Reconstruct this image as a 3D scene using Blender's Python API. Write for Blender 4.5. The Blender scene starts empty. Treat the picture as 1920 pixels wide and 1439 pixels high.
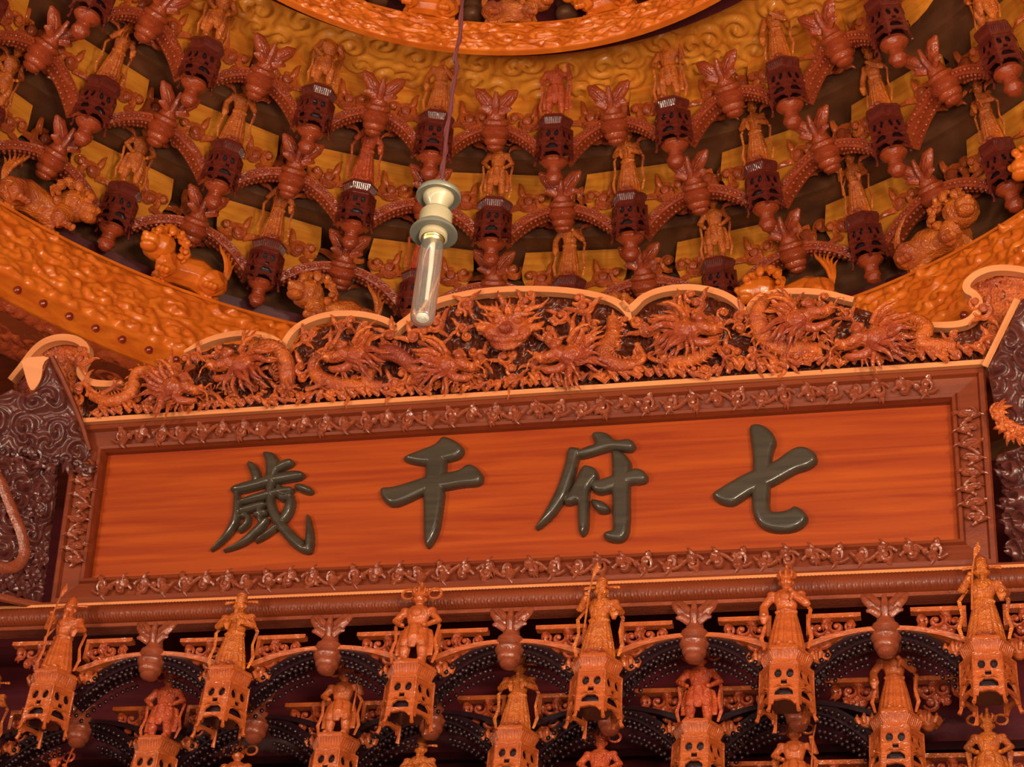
import bpy, bmesh, math, random
import numpy as np
from mathutils import Vector, Matrix
from mathutils.geometry import tessellate_polygon
PI = math.pi
rnd = random.Random(7)
SC = bpy.context.scene
COL = SC.collection

# ------------------------------------------------------------------ camera
F_PX = 3666.85
cam_d = bpy.data.cameras.new('camera')
cam = bpy.data.objects.new('camera', cam_d)
COL.objects.link(cam)
CAM = Vector((1.47645, -5.08570, -3.22114))
RIGHT = Vector((0.97074494, 0.22598869, 0.08113801))
DOWN = Vector((-0.06425283, 0.57007793, -0.81907431))
FWD = Vector((-0.23135652, 0.78989889, 0.56792068))
cam.matrix_world = Matrix(((RIGHT.x, -DOWN.x, -FWD.x, CAM.x), (RIGHT.y, -DOWN.y, -FWD.y, CAM.y),
                           (RIGHT.z, -DOWN.z, -FWD.z, CAM.z), (0, 0, 0, 1)))
cam_d.sensor_width = 36
cam_d.lens = F_PX / 1920 * 36
cam_d.clip_end = 100
SC.camera = cam

# ------------------------------------------------------------------ light and exposure
SC.view_settings.view_transform = 'Standard'
SC.view_settings.look = 'None'
SC.view_settings.exposure = 0.0
SC.view_settings.gamma = 1.0
SC.view_settings.use_curve_mapping = False
w = bpy.data.worlds.new('hall air'); SC.world = w; w.use_nodes = True
w.node_tree.nodes['Background'].inputs[0].default_value = (0.25, 0.075, 0.13, 1)
w.node_tree.nodes['Background'].inputs[1].default_value = 0.14

def area(name, loc, target, size, power, col, sy=None):
    l = bpy.data.lights.new(name, 'AREA'); l.energy = power; l.color = col; l.size = size
    if sy: l.shape = 'RECTANGLE'; l.size_y = sy
    o = bpy.data.objects.new(name, l); COL.objects.link(o)
    o.location = loc
    o.rotation_euler = (Vector(target) - Vector(loc)).to_track_quat('-Z', 'Y').to_euler()
    return o
area('hall_light_right', (3.2, -4.6, -1.0), (0, 0, 0), 0.45, 115, (1, .83, .58))
area('hall_light_left', (-3.0, -4.4, -1.2), (0, 0, .3), 0.5, 80, (1, .83, .58))
area('hall_light_low', (1.8, -4.2, -1.9), (0.1, -1.4, 1.4), 0.6, 95, (1, .82, .56))
area('added_glint_light_low', (0.4, -4.3, -1.88), (0.2, -.6, 1.2), 8.5, 95, (1, .85, .64), .07)  # strip light added to put glints on the fluted bands, no known lamp
area('added_glint_light_high', (0.3, -4.3, -1.22), (0.2, -.6, 1.3), 8.5, 55, (1, .85, .64), .07)  # second added strip, for the glints on the other ceiling rows
area('hall_light_floor', (1.0, -3.6, -4.3), (0, 0, 0), 1.6, 26, (1, .86, .70), .4)
area('hall_light_tube', (0.2, -4.0, 0.3), (0, 0, -.1), 2.4, 9, (1, .87, .72), .12)

# ------------------------------------------------------------------ plaque frame (leans forward) and helpers that turn a pixel into a point of a plane
LEAN = 0.18358
MP = Matrix.Rotation(LEAN, 4, 'X')          # plaque frame: x right, -y towards the hall, z up
def ray(u, v):
    return RIGHT * ((u - 960) / F_PX) + DOWN * ((v - 719.5) / F_PX) + FWD
MPI = MP.inverted()
CAMP = MPI @ CAM
def pp(u, v, out=0.0):                      # pixel -> plaque frame point on the plane that stands `out` in front of the board
    d = MPI.to_3x3() @ ray(u, v)
    t = (-out - CAMP.y) / d.y
    p = CAMP + d * t
    return p
def on_plane(u, v, p0, n):
    d = ray(u, v); t = (Vector(p0) - CAM).dot(n) / d.dot(n)
    return CAM + d * t

# ------------------------------------------------------------------ materials
def wood(name, c1, c2, c3=None, grain=(1.2, 14, 14), rough=.28, coat=.6, bump=.25, bscale=60, carve=0.0, cscale=22, spec=.22):
    m = bpy.data.materials.new(name); m.use_nodes = True
    nt = m.node_tree; N = nt.nodes; L = nt.links
    b = N['Principled BSDF']
    tc = N.new('ShaderNodeTexCoord'); mp = N.new('ShaderNodeMapping'); mp.inputs['Scale'].default_value = grain
    L.new(tc.outputs['Object'], mp.inputs[0])
    n1 = N.new('ShaderNodeTexNoise'); n1.inputs['Scale'].default_value = 3.0; n1.inputs['Detail'].default_value = 6; n1.inputs['Distortion'].default_value = .6
    L.new(mp.outputs[0], n1.inputs['Vector'])
    r = N.new('ShaderNodeValToRGB'); r.color_ramp.elements[0].position = .3; r.color_ramp.elements[1].position = .72
    r.color_ramp.elements[0].color = (*c1, 1); r.color_ramp.elements[1].color = (*c2, 1)
    L.new(n1.outputs['Fac'], r.inputs[0])
    out = r.outputs[0]
    if c3:
        n2 = N.new('ShaderNodeTexNoise'); n2.inputs['Scale'].default_value = 5.0; n2.inputs['Detail'].default_value = 3
        L.new(tc.outputs['Object'], n2.inputs['Vector'])
        mr = N.new('ShaderNodeMapRange'); mr.inputs[1].default_value = .48; mr.inputs[2].default_value = .66
        L.new(n2.outputs['Fac'], mr.inputs[0])
        mx = N.new('ShaderNodeMix'); mx.data_type = 'RGBA'
        L.new(mr.outputs[0], mx.inputs[0]); L.new(out, mx.inputs[6]); mx.inputs[7].default_value = (*c3, 1)
        out = mx.outputs[2]
    L.new(out, b.inputs['Base Color'])
    b.inputs['Roughness'].default_value = rough
    b.inputs['Coat Weight'].default_value = coat; b.inputs['Coat Roughness'].default_value = .08
    b.inputs['Specular IOR Level'].default_value = spec
    bp = N.new('ShaderNodeBump'); bp.inputs['Strength'].default_value = bump; bp.inputs['Distance'].default_value = .004
    n3 = N.new('ShaderNodeTexNoise'); n3.inputs['Scale'].default_value = bscale; n3.inputs['Detail'].default_value = 4; n3.inputs['Distortion'].default_value = 1.2
    L.new(tc.outputs['Object'], n3.inputs['Vector'])
    L.new(n3.outputs['Fac'], bp.inputs['Height'])
    last = bp
    if carve > 0:
        n4 = N.new('ShaderNodeTexNoise'); n4.inputs['Scale'].default_value = cscale; n4.inputs['Detail'].default_value = 2.5; n4.inputs['Distortion'].default_value = 3.2
        L.new(tc.outputs['Object'], n4.inputs['Vector'])
        b2 = N.new('ShaderNodeBump'); b2.inputs['Strength'].default_value = carve; b2.inputs['Distance'].default_value = .02
        L.new(n4.outputs['Fac'], b2.inputs['Height']); L.new(bp.outputs[0], b2.inputs['Normal']); last = b2
    L.new(last.outputs[0], b.inputs['Normal'])
    L.new(last.outputs[0], b.inputs['Coat Normal'])
    return m
def plain(name, c, rough=.4, metal=0, coat=0, trans=0, ior=1.45):
    m = bpy.data.materials.new(name); m.use_nodes = True; b = m.node_tree.nodes['Principled BSDF']
    N = m.node_tree.nodes; L = m.node_tree.links
    b.inputs['Roughness'].default_value = rough; b.inputs['Metallic'].default_value = metal
    b.inputs['Coat Weight'].default_value = coat; b.inputs['Transmission Weight'].default_value = trans; b.inputs['IOR'].default_value = ior
    if trans == 0:
        n = N.new('ShaderNodeTexNoise'); n.inputs['Scale'].default_value = 40
        r = N.new('ShaderNodeValToRGB'); r.color_ramp.elements[0].color = (*[x * .75 for x in c], 1); r.color_ramp.elements[1].color = (*[min(1, x * 1.15) for x in c], 1)
        L.new(n.outputs['Fac'], r.inputs[0]); L.new(r.outputs[0], b.inputs['Base Color'])
    else:
        b.inputs['Base Color'].default_value = (*c, 1)
        b.inputs['Roughness'].default_value = rough
    return m
M = {
 'board':  wood('plaque board wood', (0.2483, 0.0230, 0.0015), (0.4097, 0.0628, 0.0030), grain=(.5, 9, 12), rough=.55, coat=.03, bump=.06),
 'frame':  wood('red brown frame wood', (0.1444, 0.0214, 0.0075), (0.2245, 0.0385, 0.0096), grain=(.7, 9, 9), rough=.48, coat=.15, bump=.12),
 'vine':   wood('brown carved vine wood', (0.1989, 0.0382, 0.0168), (0.3213, 0.0688, 0.0291), rough=.24, coat=.9, bump=.3, carve=.2, cscale=60),
 'edge':   wood('pale orange cut wood', (0.6630, 0.2125, 0.0765), (0.7480, 0.2805, 0.1105), grain=(.6, 8, 8), rough=.5, coat=.1, bump=.08),
 'frieze': wood('orange brown carved wood', (.42, .065, .014), (.68, .15, .025), (.26, .036, .018), rough=.28, coat=.7, bump=.5, bscale=90, carve=.5, cscale=42),
 'frieze_shade': wood('shaded brown carved wood', (0.0836, 0.0122, 0.0053), (0.1520, 0.0285, 0.0095), rough=.3, coat=.7, bump=.5, bscale=70),
 'ring':   wood('golden ring wood', (0.5467, 0.0937, 0.0084), (0.7584, 0.1798, 0.0152), rough=.36, coat=.5, bump=.25, bscale=90, grain=(4, 4, 9)),
 'figure': wood('varnished figure wood', (0.4232, 0.0736, 0.0129), (0.6808, 0.1656, 0.0202), (0.2760, 0.0368, 0.0147), rough=.26, coat=.8, bump=.4, bscale=60, grain=(9, 9, 9), carve=.55, cscale=48),
 'figure_red': wood('red varnished figure wood', (.40, .045, .014), (.60, .095, .022), rough=.26, coat=.8, bump=.4, bscale=60, grain=(9, 9, 9), carve=.55, cscale=48),
 'drum':   wood('dark pedestal wood', (0.0880, 0.0112, 0.0080), (0.1760, 0.0240, 0.0128), rough=.26, coat=.8, bump=.25, bscale=22),  # darker than the orange pedestals
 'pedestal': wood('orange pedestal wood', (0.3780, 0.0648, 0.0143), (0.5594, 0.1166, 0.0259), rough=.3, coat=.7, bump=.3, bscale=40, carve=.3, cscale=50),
 'plate':  wood('light golden panel wood', (0.5780, 0.1615, 0.0153), (0.7650, 0.2890, 0.0340), grain=(2, 2, 16), rough=.38, coat=.3, bump=.12),
 'shell':  wood('dull grey brown ceiling wood', (0.0972, 0.0328, 0.0147), (0.1700, 0.0629, 0.0266), grain=(3, 3, 9), rough=.5, coat=.15, bump=.15),
 'arm':    wood('red brown bracket arm wood', (0.2592, 0.0342, 0.0123), (0.3888, 0.0650, 0.0164), rough=.28, coat=.7, bump=.25, carve=.3, cscale=50),
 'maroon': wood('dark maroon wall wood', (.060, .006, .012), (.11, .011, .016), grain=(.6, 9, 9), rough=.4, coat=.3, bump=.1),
 'wing':   wood('dark brown carved wood', (0.0790, 0.0179, 0.0150), (0.1370, 0.0326, 0.0255), rough=.26, coat=.8, bump=.5, bscale=60),
 'shade_wood':   wood('wood darkened for shade', (0.0118, 0.0025, 0.0050), (0.0252, 0.0050, 0.0067), rough=.4, coat=.5, bump=.2),  # near-black colour stands in for shade on arms, cores and gaps
 'ink':    wood('black lacquer', (.042, .030, .021), (.070, .050, .034), rough=.34, coat=.5, bump=.05),
 'nail':   plain('dark red nail', (.22, .018, .008), rough=.16, coat=1),
 'porcelain': plain('old cream porcelain', (.26, .21, .13), rough=.4, coat=.2),
 'tin':    plain('dull zinc', (.19, .175, .14), rough=.45, metal=.5),
 'brass':  plain('tarnished brass', (.55, .38, .16), rough=.3, metal=.9),
 'glass':  plain('clear glass', (.90, .87, .82), rough=.03, trans=.955, ior=1.3),
 'white':  plain('white ceramic rod', (.85, .82, .74), rough=.3),
 'cord':   plain('dark red cord', (.07, .012, .014), rough=.5),
}

# ------------------------------------------------------------------ mesh builder
class MB:
    def __init__(s): s.v = []; s.f = []
    def add(s, vs, fs, mat=None):
        o = len(s.v)
        if mat is not None: vs = [mat @ Vector(p) for p in vs]
        s.v.extend([tuple(p) for p in vs]); s.f.extend([tuple(i + o for i in f) for f in fs])
    def box(s, cx, cy, cz, sx, sy, sz, rot=None):
        vs = [Vector((a * sx / 2, b * sy / 2, c * sz / 2)) for a in (-1, 1) for b in (-1, 1) for c in (-1, 1)]
        if rot is not None: vs = [rot @ p for p in vs]
        c = Vector((cx, cy, cz))
        s.add([p + c for p in vs], [(0, 1, 3, 2), (4, 6, 7, 5), (0, 4, 5, 1), (2, 3, 7, 6), (0, 2, 6, 4), (1, 5, 7, 3)])
    def ell(s, c, r, rot=None, nu=10, nv=7):
        vs = []; fs = []
        for j in range(nv + 1):
            ph = PI * j / nv
            for i in range(nu):
                th = 2 * PI * i / nu
                p = Vector((r[0] * math.sin(ph) * math.cos(th), r[1] * math.sin(ph) * math.sin(th), r[2] * math.cos(ph)))
                if rot is not None: p = rot @ p
                vs.append(p + Vector(c))
        for j in range(nv):
            for i in range(nu):
                a = j * nu + i; b = j * nu + (i + 1) % nu
                fs.append((a, b, b + nu, a + nu))
        s.add(vs, fs)
    def tube(s, pts, rad, n=8, flat=1.0, nrm=None, up=None):
        # tapered tube along pts; flat squashes the section along the frame's second axis
        P = [Vector(p) for p in pts]; k = len(P)
        if not hasattr(rad, '__len__'): rad = [rad] * k
        vs = []; fs = []; ref = Vector(up) if up else Vector((0, 1, 0))
        for i, p in enumerate(P):
            t = (P[min(i + 1, k - 1)] - P[max(i - 1, 0)])
            t = t.normalized() if t.length > 1e-9 else Vector((0, 0, 1))
            a = ref - t * ref.dot(t)
            if a.length < 1e-4: a = Vector((1, 0, 0)) - t * t.x
            a.normalize(); b = t.cross(a)
            for j in range(n):
                th = 2 * PI * j / n
                rr = rad[i]
                vs.append(p + b * (math.cos(th) * rr) + a * (math.sin(th) * rr * flat))
        for i in range(k - 1):
            for j in range(n):
                q = i * n + j; r = i * n + (j + 1) % n
                fs.append((q, r, r + n, q + n))
        fs.append(tuple(range(n - 1, -1, -1))); fs.append(tuple((k - 1) * n + j for j in range(n)))
        s.add(vs, fs)
    def lathe(s, prof, n=24, sx=1, sy=1, mat=None, phase=0):
        vs = []; fs = []
        for r, z in prof:
            for i in range(n):
                th = 2 * PI * i / n + phase; vs.append((r * sx * math.cos(th), r * sy * math.sin(th), z))
        for j in range(len(prof) - 1):
            for i in range(n):
                a = j * n + i; b = j * n + (i + 1) % n
                fs.append((a, b, b + n, a + n))
        fs.append(tuple(range(n - 1, -1, -1))); fs.append(tuple((len(prof) - 1) * n + i for i in range(n)))
        s.add(vs, fs, mat)
    def poly(s, loops, y0, y1, tf=None):
        # extrude loops of (x, z): front at y0, back at y1
        fl = [[Vector((x, 0, z)) for x, z in lp] for lp in loops]
        flat = [p for lp in fl for p in lp]
        tris = tessellate_polygon([[Vector((p.x, p.z, 0)) for p in lp] for lp in fl])
        n = len(flat)
        vs = [Vector((p.x, y0, p.z)) for p in flat] + [Vector((p.x, y1, p.z)) for p in flat]
        fs = [tuple(t) for t in tris] + [tuple(i + n for i in reversed(t)) for t in tris]
        o = 0
        for lp in fl:
            k = len(lp)
            for i in range(k):
                a = o + i; b = o + (i + 1) % k
                fs.append((a, b, b + n, a + n))
            o += k
        if tf is not None: vs = [tf @ p for p in vs]
        s.add(vs, fs)
    def mesh(s, name, mat, smooth=True, recalc=True):
        me = bpy.data.meshes.new(name); me.from_pydata(s.v, [], s.f)
        if recalc:
            bm = bmesh.new(); bm.from_mesh(me); bmesh.ops.recalc_face_normals(bm, faces=bm.faces); bm.to_mesh(me); bm.free()
        me.materials.append(M[mat])
        if smooth:
            me.shade_smooth()
            if hasattr(me, 'set_sharp_from_angle'): me.set_sharp_from_angle(angle=math.radians(42))
        return me
    def build(s, name, mat, parent=None, smooth=True, recalc=True):
        return put(name, s.mesh(name, mat, smooth, recalc), parent)
def put(name, me, parent=None, mw=None):
    o = bpy.data.objects.new(name, me); COL.objects.link(o)
    if parent is not None: o.parent = parent
    if mw is not None: o.matrix_local = mw
    return o
def sculpt(mb, name, mat, voxel, ratio=.5, smooth=2):
    """fuse the shapes of a builder into one continuous carved surface"""
    me = mb.mesh(name + '_rough', mat, False)
    o = bpy.data.objects.new('tmp', me); COL.objects.link(o)
    r = o.modifiers.new('r', 'REMESH'); r.mode = 'VOXEL'; r.voxel_size = voxel
    if smooth: q = o.modifiers.new('s', 'SMOOTH'); q.iterations = smooth; q.factor = .5
    if ratio < 1: d = o.modifiers.new('d', 'DECIMATE'); d.ratio = ratio
    dg = bpy.context.evaluated_depsgraph_get(); dg.update()
    m2 = bpy.data.meshes.new_from_object(o.evaluated_get(dg)); m2.name = name
    bpy.data.objects.remove(o); bpy.data.meshes.remove(me)
    m2.materials.clear(); m2.materials.append(M[mat]); m2.shade_smooth()
    return m2
def tag(o, label=None, cat=None, group=None, kind=None):
    if label: o['label'] = label
    if cat: o['category'] = cat
    if group: o['group'] = group
    if kind: o['kind'] = kind
    return o
def thing(name, label, cat, mw=None, group=None):
    o = bpy.data.objects.new(name, None); COL.objects.link(o); o.empty_display_size = .05
    if mw is not None: o.matrix_world = mw
    return tag(o, label, cat, group)
def dup(root, label, mw, mats=None):
    r = root.copy(); COL.objects.link(r); r.matrix_world = mw
    if label: r['label'] = label
    for ch in list(root.children):
        c = ch.copy(); COL.objects.link(c); c.parent = r
        for g in list(ch.children):
            d = g.copy(); COL.objects.link(d); d.parent = c
    return r
def recolour(root, mat):
    for ch in [root] + list(root.children_recursive):
        if ch.type == 'MESH':
            ch.material_slots[0].link = 'OBJECT'; ch.material_slots[0].material = M[mat]

# ------------------------------------------------------------------ carved ornament shapes
def curl(mb, x, z, size, a0, turns=1.4, r=.005, y=0, sgn=1, depth=.01, n=6, k=18, tail=1.0, flat=1.0):
    """a scroll: starts as a tail and winds up into an eye"""
    pts = []; rad = []
    for i in range(k + 1):
        t = i / k
        a = a0 + sgn * turns * 2 * PI * t
        R = size * (1 - t) ** 1.15 * (1 if t > .0 else 1) + size * .05
        pts.append((x + R * math.cos(a), y - depth * t, z + R * math.sin(a)))
        rad.append(r * (.45 + .75 * math.sin(PI * min(1, t * 1.25 + .1)) + .25 * t))
    mb.tube(pts, rad, n, flat)
    mb.ell((x, y - depth, z), (r * 1.5, r * 1.4, r * 1.5), nu=7, nv=5)
def flame(mb, x, z, L, a, bend=.5, r=.006, y=0, out=.01, n=6, k=8, flat=.8):
    pts = []; rad = []
    px, pz = x, z; an = a
    for i in range(k + 1):
        t = i / k
        pts.append((px, y - out * math.sin(PI * t * .8), pz)); rad.append(r * (1 - t) ** .7 * (1 if t > .15 else .8) + .0006)
        an += bend / k * (1 if t < .55 else -1.7)
        px += L / k * math.cos(an); pz += L / k * math.sin(an)
    mb.tube(pts, rad, n, flat)
def leaf(mb, x, z, L, wd, a, y=0, th=.006, lobes=3):
    ca, sa = math.cos(a), math.sin(a)
    for s in range(lobes):
        b = a + (s - (lobes - 1) / 2) * .5
        l = L * (1 - .22 * abs(s - (lobes - 1) / 2))
        mb.tube([(x + l * q * math.cos(b), y - th * math.sin(PI * q), z + l * q * math.sin(b)) for q in (0, .25, .5, .75, 1)],
                [wd * .3, wd * .5, wd * .46, wd * .28, wd * .04], 6, .7)
rs = np.random.RandomState(3)
def vnoise(x, y, seed=0):
    xi = np.floor(x).astype(int); yi = np.floor(y).astype(int); fx = x - xi; fy = y - yi
    fx = fx * fx * (3 - 2 * fx); fy = fy * fy * (3 - 2 * fy)
    def h(a, b):
        n = np.sin(a * 127.1 + b * 311.7 + seed * 74.7) * 43758.5453
        return n - np.floor(n)
    return (h(xi, yi) * (1 - fx) + h(xi + 1, yi) * fx) * (1 - fy) + (h(xi, yi + 1) * (1 - fx) + h(xi + 1, yi + 1) * fx) * fy
def scroll_field(U, V, cells, seed=0):
    """height 0..1 of dense carved scrolls: each cell of size `cells` holds one spiral"""
    u = U / cells; v = V / cells
    best = np.zeros_like(u); bd = np.full_like(u, 9.)
    iu = np.floor(u).astype(int); iv = np.floor(v).astype(int)
    for du in (-1, 0, 1):
        for dv in (-1, 0, 1):
            a = iu + du; b = iv + dv
            h1 = np.sin(a * 12.9898 + b * 78.233 + seed) * 43758.5453; h1 -= np.floor(h1)
            h2 = np.sin(a * 39.425 + b * 11.135 + seed * 2) * 24634.634; h2 -= np.floor(h2)
            dx = u - (a + .2 + .6 * h1); dy = v - (b + .2 + .6 * h2)
            d = np.hypot(dx, dy)
            th = np.arctan2(dy, dx)
            s = np.where(h1 > .5, 1., -1.)
            sp = .5 + .5 * np.cos(s * th * (1 + (h2 > .6)) + d * 17 + h2 * 6)
            val = sp ** .8 * (1 - .4 * d) + np.exp(-(d / .12) ** 2) * .5
            m = d < bd
            best = np.where(m, val, best); bd = np.where(m, d, bd)
    edge = np.clip((.75 - bd) / .3, 0, 1)
    return best * (.35 + .65 * edge)
def grid_mesh(name, P, mat, mask=None, parent=None):
    """P: (h, w, 3) array of points -> quads"""
    h, w_ = P.shape[:2]
    idx = np.arange(h * w_).reshape(h, w_)
    q = np.stack([idx[:-1, :-1], idx[:-1, 1:], idx[1:, 1:], idx[1:, :-1]], -1)
    if mask is not None: q = q[mask]
    q = q.reshape(-1, 4)
    used = np.unique(q); re = np.full(h * w_, -1); re[used] = np.arange(len(used))
    me = bpy.data.meshes.new(name); me.from_pydata(P.reshape(-1, 3)[used].tolist(), [], re[q].tolist())
    me.materials.append(M[mat]); me.shade_smooth()
    return put(name, me, parent) if parent is not False else me
def poly_dist(X, Z, poly):
    """signed distance inside a polygon (positive inside)"""
    inside = np.zeros(X.shape, bool); d = np.full(X.shape, 1e9)
    n = len(poly)
    for i in range(n):
        x1, z1 = poly[i]; x2, z2 = poly[(i + 1) % n]
        if z1 != z2:
            c = ((z1 > Z) != (z2 > Z)) & (X < (x2 - x1) * (Z - z1) / (z2 - z1) + x1)
            inside ^= c
        l2 = (x2 - x1) ** 2 + (z2 - z1) ** 2 + 1e-12
        t = np.clip(((X - x1) * (x2 - x1) + (Z - z1) * (z2 - z1)) / l2, 0, 1)
        d = np.minimum(d, np.hypot(X - x1 - t * (x2 - x1), Z - z1 - t * (z2 - z1)))
    return np.where(inside, d, -d)
def smooth_loop(pts, it=2, closed=True):
    for _ in range(it):
        o = []; n = len(pts)
        rng = range(n) if closed else range(n - 1)
        if not closed: o.append(pts[0])
        for i in rng:
            a = pts[i]; b = pts[(i + 1) % n]
            o.append(tuple(a[k] * .75 + b[k] * .25 for k in range(len(a)))); o.append(tuple(a[k] * .25 + b[k] * .75 for k in range(len(a))))
        if not closed: o.append(pts[-1])
        pts = o
    return pts

# ================================================================== SETTING
LEANW = LEAN
DC = Vector((0.20687, -1.78211, 0))          # axis of the round ceiling well
AZ0 = -0.19418
TR = [2.08211, 1.83983, 1.59039]; TZ = [1.05151, 1.21372, 1.37439]
def revolve(prof, mat, a0=-110, a1=110, step=2.0, name='x', parent=None, smooth=True):
    mb = MB(); n = int((a1 - a0) / step) + 1
    vs = []; fs = []
    for i in range(n):
        a = math.radians(a0 + i * step) + AZ0
        for r, z in prof: vs.append((DC.x + r * math.sin(a), DC.y + r * math.cos(a), z))
    k = len(prof)
    for i in range(n - 1):
        for j in range(k - 1): fs.append((i * k + j, (i + 1) * k + j, (i + 1) * k + j + 1, i * k + j + 1))
    mb.add(vs, fs)
    o = mb.build(name, mat, parent, smooth, False)
    return o
# stepped shell of the round ceiling, behind all brackets
prof = [(2.62, .30), (2.62, .55), (2.36, .62), (2.36, .92)]
for r, z in zip(TR, TZ):
    prof += [(r + .24, z + .07), (r + .19, z + .20), (r + .19, z + .215), (r + .26, z + .215), (r + .26, z + .235), (r + .02, z + .235)] if z < 1.3 else [(r + .24, z + .07), (r + .19, z + .22), (1.36, z + .25)]
prof += [(1.34, 1.66), (1.34, 1.70), (1.5, 1.72), (1.5, 1.9), (.9, 2.2), (.02, 2.3)]
ceiling = tag(revolve(prof, 'shell', -180, 180, 3, 'ceiling', None, False), kind='structure')
# lower ceiling around the ring, with carved boards
bm_ = MB()
n = 90; r0, r1 = 2.06, 4.6
vs = []; fs = []
for i in range(n + 1):
    a = math.radians(-100 + 200 * i / n) + AZ0
    for r, z in ((2.06, .37), (2.23, .345), (2.27, .42), (4.6, .42)):
        vs.append((DC.x + r * math.sin(a), DC.y + r * math.cos(a), z))
for i in range(n):
    for j in range(3): fs.append((i * 4 + j, i * 4 + 4 + j, i * 4 + 5 + j, i * 4 + 1 + j))
bm_.add(vs, fs)
tag(bm_.build('ceiling_border', 'frame', None, False, False), kind='structure')

# back wall below the plaque
mb = MB(); mb.box(0, .60, -.9, 6.4, .06, 2.6)
wall = tag(mb.build('wall_back', 'maroon', None, False), kind='structure')
for k, zc in enumerate((-.62, -.93, -1.24)):
    mb = MB(); mb.box(0, .47, zc, 5.2, .06, .10)
    mb.build('rail', 'maroon', wall, False)

# ribbed beam under the plaque
def beam():
    mb = MB()
    prof = []
    for i in range(9):
        t = i / 8; a = -PI / 2 + PI * t
        prof.append((-.012 - .030 * math.cos(a), -.345 - .032 + .032 * math.sin(a)))
    nx = 1500; vs = []; fs = []
    for i in range(nx + 1):
        x = -2.3 + 4.6 * i / nx
        for k, (y, z) in enumerate(prof):
            s = .0022 * math.sin(2 * PI * (x * 95 + z * 30)) if 0 < k < 8 else 0
            vs.append((x, y - s, z))
    for i in range(nx):
        for k in range(8): fs.append((i * 9 + k, i * 9 + 9 + k, i * 9 + 10 + k, i * 9 + 1 + k))
    mb.add(vs, fs)
    return mb
b = thing('ribbed_beam', 'long red brown beam with fine ribs running under the black-lettered plaque', 'beam')
beam().build('ribbed_moulding', 'frame', b, True, False)
mb = MB(); mb.box(0, .028, -.365, 4.6, .075, .085); mb.build('core', 'frame', b, False)
mb = MB(); mb.box(0, .012, -.417, 4.6, .055, .012); mb.build('bottom_fillet', 'vine', b, False)
mb = MB(); mb.box(0, .03, -.338, 4.6, .09, .010); mb.build('top_fillet', 'edge', b, False)

# ================================================================== PLAQUE
pl = thing('name_plaque', 'long orange wooden plaque with four black raised characters in a carved frame', 'plaque', MP)
H2 = .3176; BH = .0952; BS = .1094
o = MB(); o.box(0, .012, 0, 2.86, .02, .50); board = o.build('board', 'board', pl, False)
def rail(name, x0, z0, x1, z1, wd, L_mitre):
    """frame rail with a hollow centre for the carving, mitred ends; profile across the width"""
    mb = MB(); d = Vector((x1 - x0, 0, z1 - z0)); Ln = d.length; d.normalize(); nrm = Vector((-d.z, 0, d.x))   # towards inside
    prof = [(0, .02), (0, -.050), (.006, -.056), (.020, -.056), (.026, -.040), (wd - .022, -.034), (wd - .016, -.046), (wd - .006, -.044), (wd, -.022), (wd, .02)]
    vs = []
    for s in (0, 1):
        base = Vector((x0, 0, z0)) if s == 0 else Vector((x1, 0, z1))
        for t, y in prof:
            q = base + nrm * t + d * (t * L_mitre * (1 if s == 0 else -1)); vs.append((q.x, y, q.z))
    k = len(prof); fs = [(i, i + 1, i + 1 + k, i + k) for i in range(k - 1)]
    fs += [tuple(range(k)), tuple(range(2 * k - 1, k - 1, -1))]
    mb.add(vs, fs)
    return mb.build(name, 'frame', pl, False)
m1 = BS / BH
r_bot = rail('bottom_rail', -1.5, -H2, 1.5, -H2, BH, m1)
r_rt = rail('right_rail', 1.5, -H2, 1.5, H2, BS, 1 / m1)
r_top = rail('top_rail', 1.5, H2, -1.5, H2, BH, m1)
r_lf = rail('left_rail', -1.5, H2, -1.5, -H2, BS, 1 / m1)
# carved vine: one motif repeated along the rails
def vine_motif(seed, L=.105, h=.040):
    r = random.Random(seed); mb = MB()
    pts = [(-L / 2 + L * i / 14, -.002 - .004 * math.sin(PI * i / 14), h * .36 * math.sin(2 * PI * i / 14 + .4)) for i in range(15)]
    mb.tube(pts, .0046, 6)
    for s, x in ((1, -.25 * L), (-1, .25 * L)):
        curl(mb, x, -s * h * .10, h * .36, (PI / 2) * s + .6, 1.2, .0052, -.002, s, .008, 6, 16)
        leaf(mb, x + .12 * L, s * h * .05, h * .72, .018, s * 2.5 + r.uniform(-.3, .3), -.002, .010, 3)
        flame(mb, x - .05 * L, s * h * .3, h * .7, s * .5, .9 * s, .0070, -.003, .008)
    for _ in range(3):
        leaf(mb, r.uniform(-.4, .4) * L, r.uniform(-.4, .4) * h, h * .5, .013, r.uniform(0, 6), -.001, .008, 2)
    return mb.mesh('vine_scroll', 'vine')
VM = [vine_motif(s) for s in (1, 2, 3)]
for rail_o, (x0, x1, zc) in ((r_top, (-1.36, 1.36, H2 - .052)), (r_bot, (-1.36, 1.36, -H2 + .052))):
    k = 19
    for i in range(k):
        x = x0 + (x1 - x0) * (i + .5) / k
        put('vine_scroll', VM[i % 3], rail_o, Matrix.Translation((x, -.043, zc)) @ Matrix.Scale(-1 if (x > 0) else 1, 4, (1, 0, 0)) @ Matrix.Scale(1.42 if i % 2 else -1.42, 4, (0, 0, 1)) @ Matrix.Diagonal((1.3, 1.35, 1, 1)))
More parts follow.
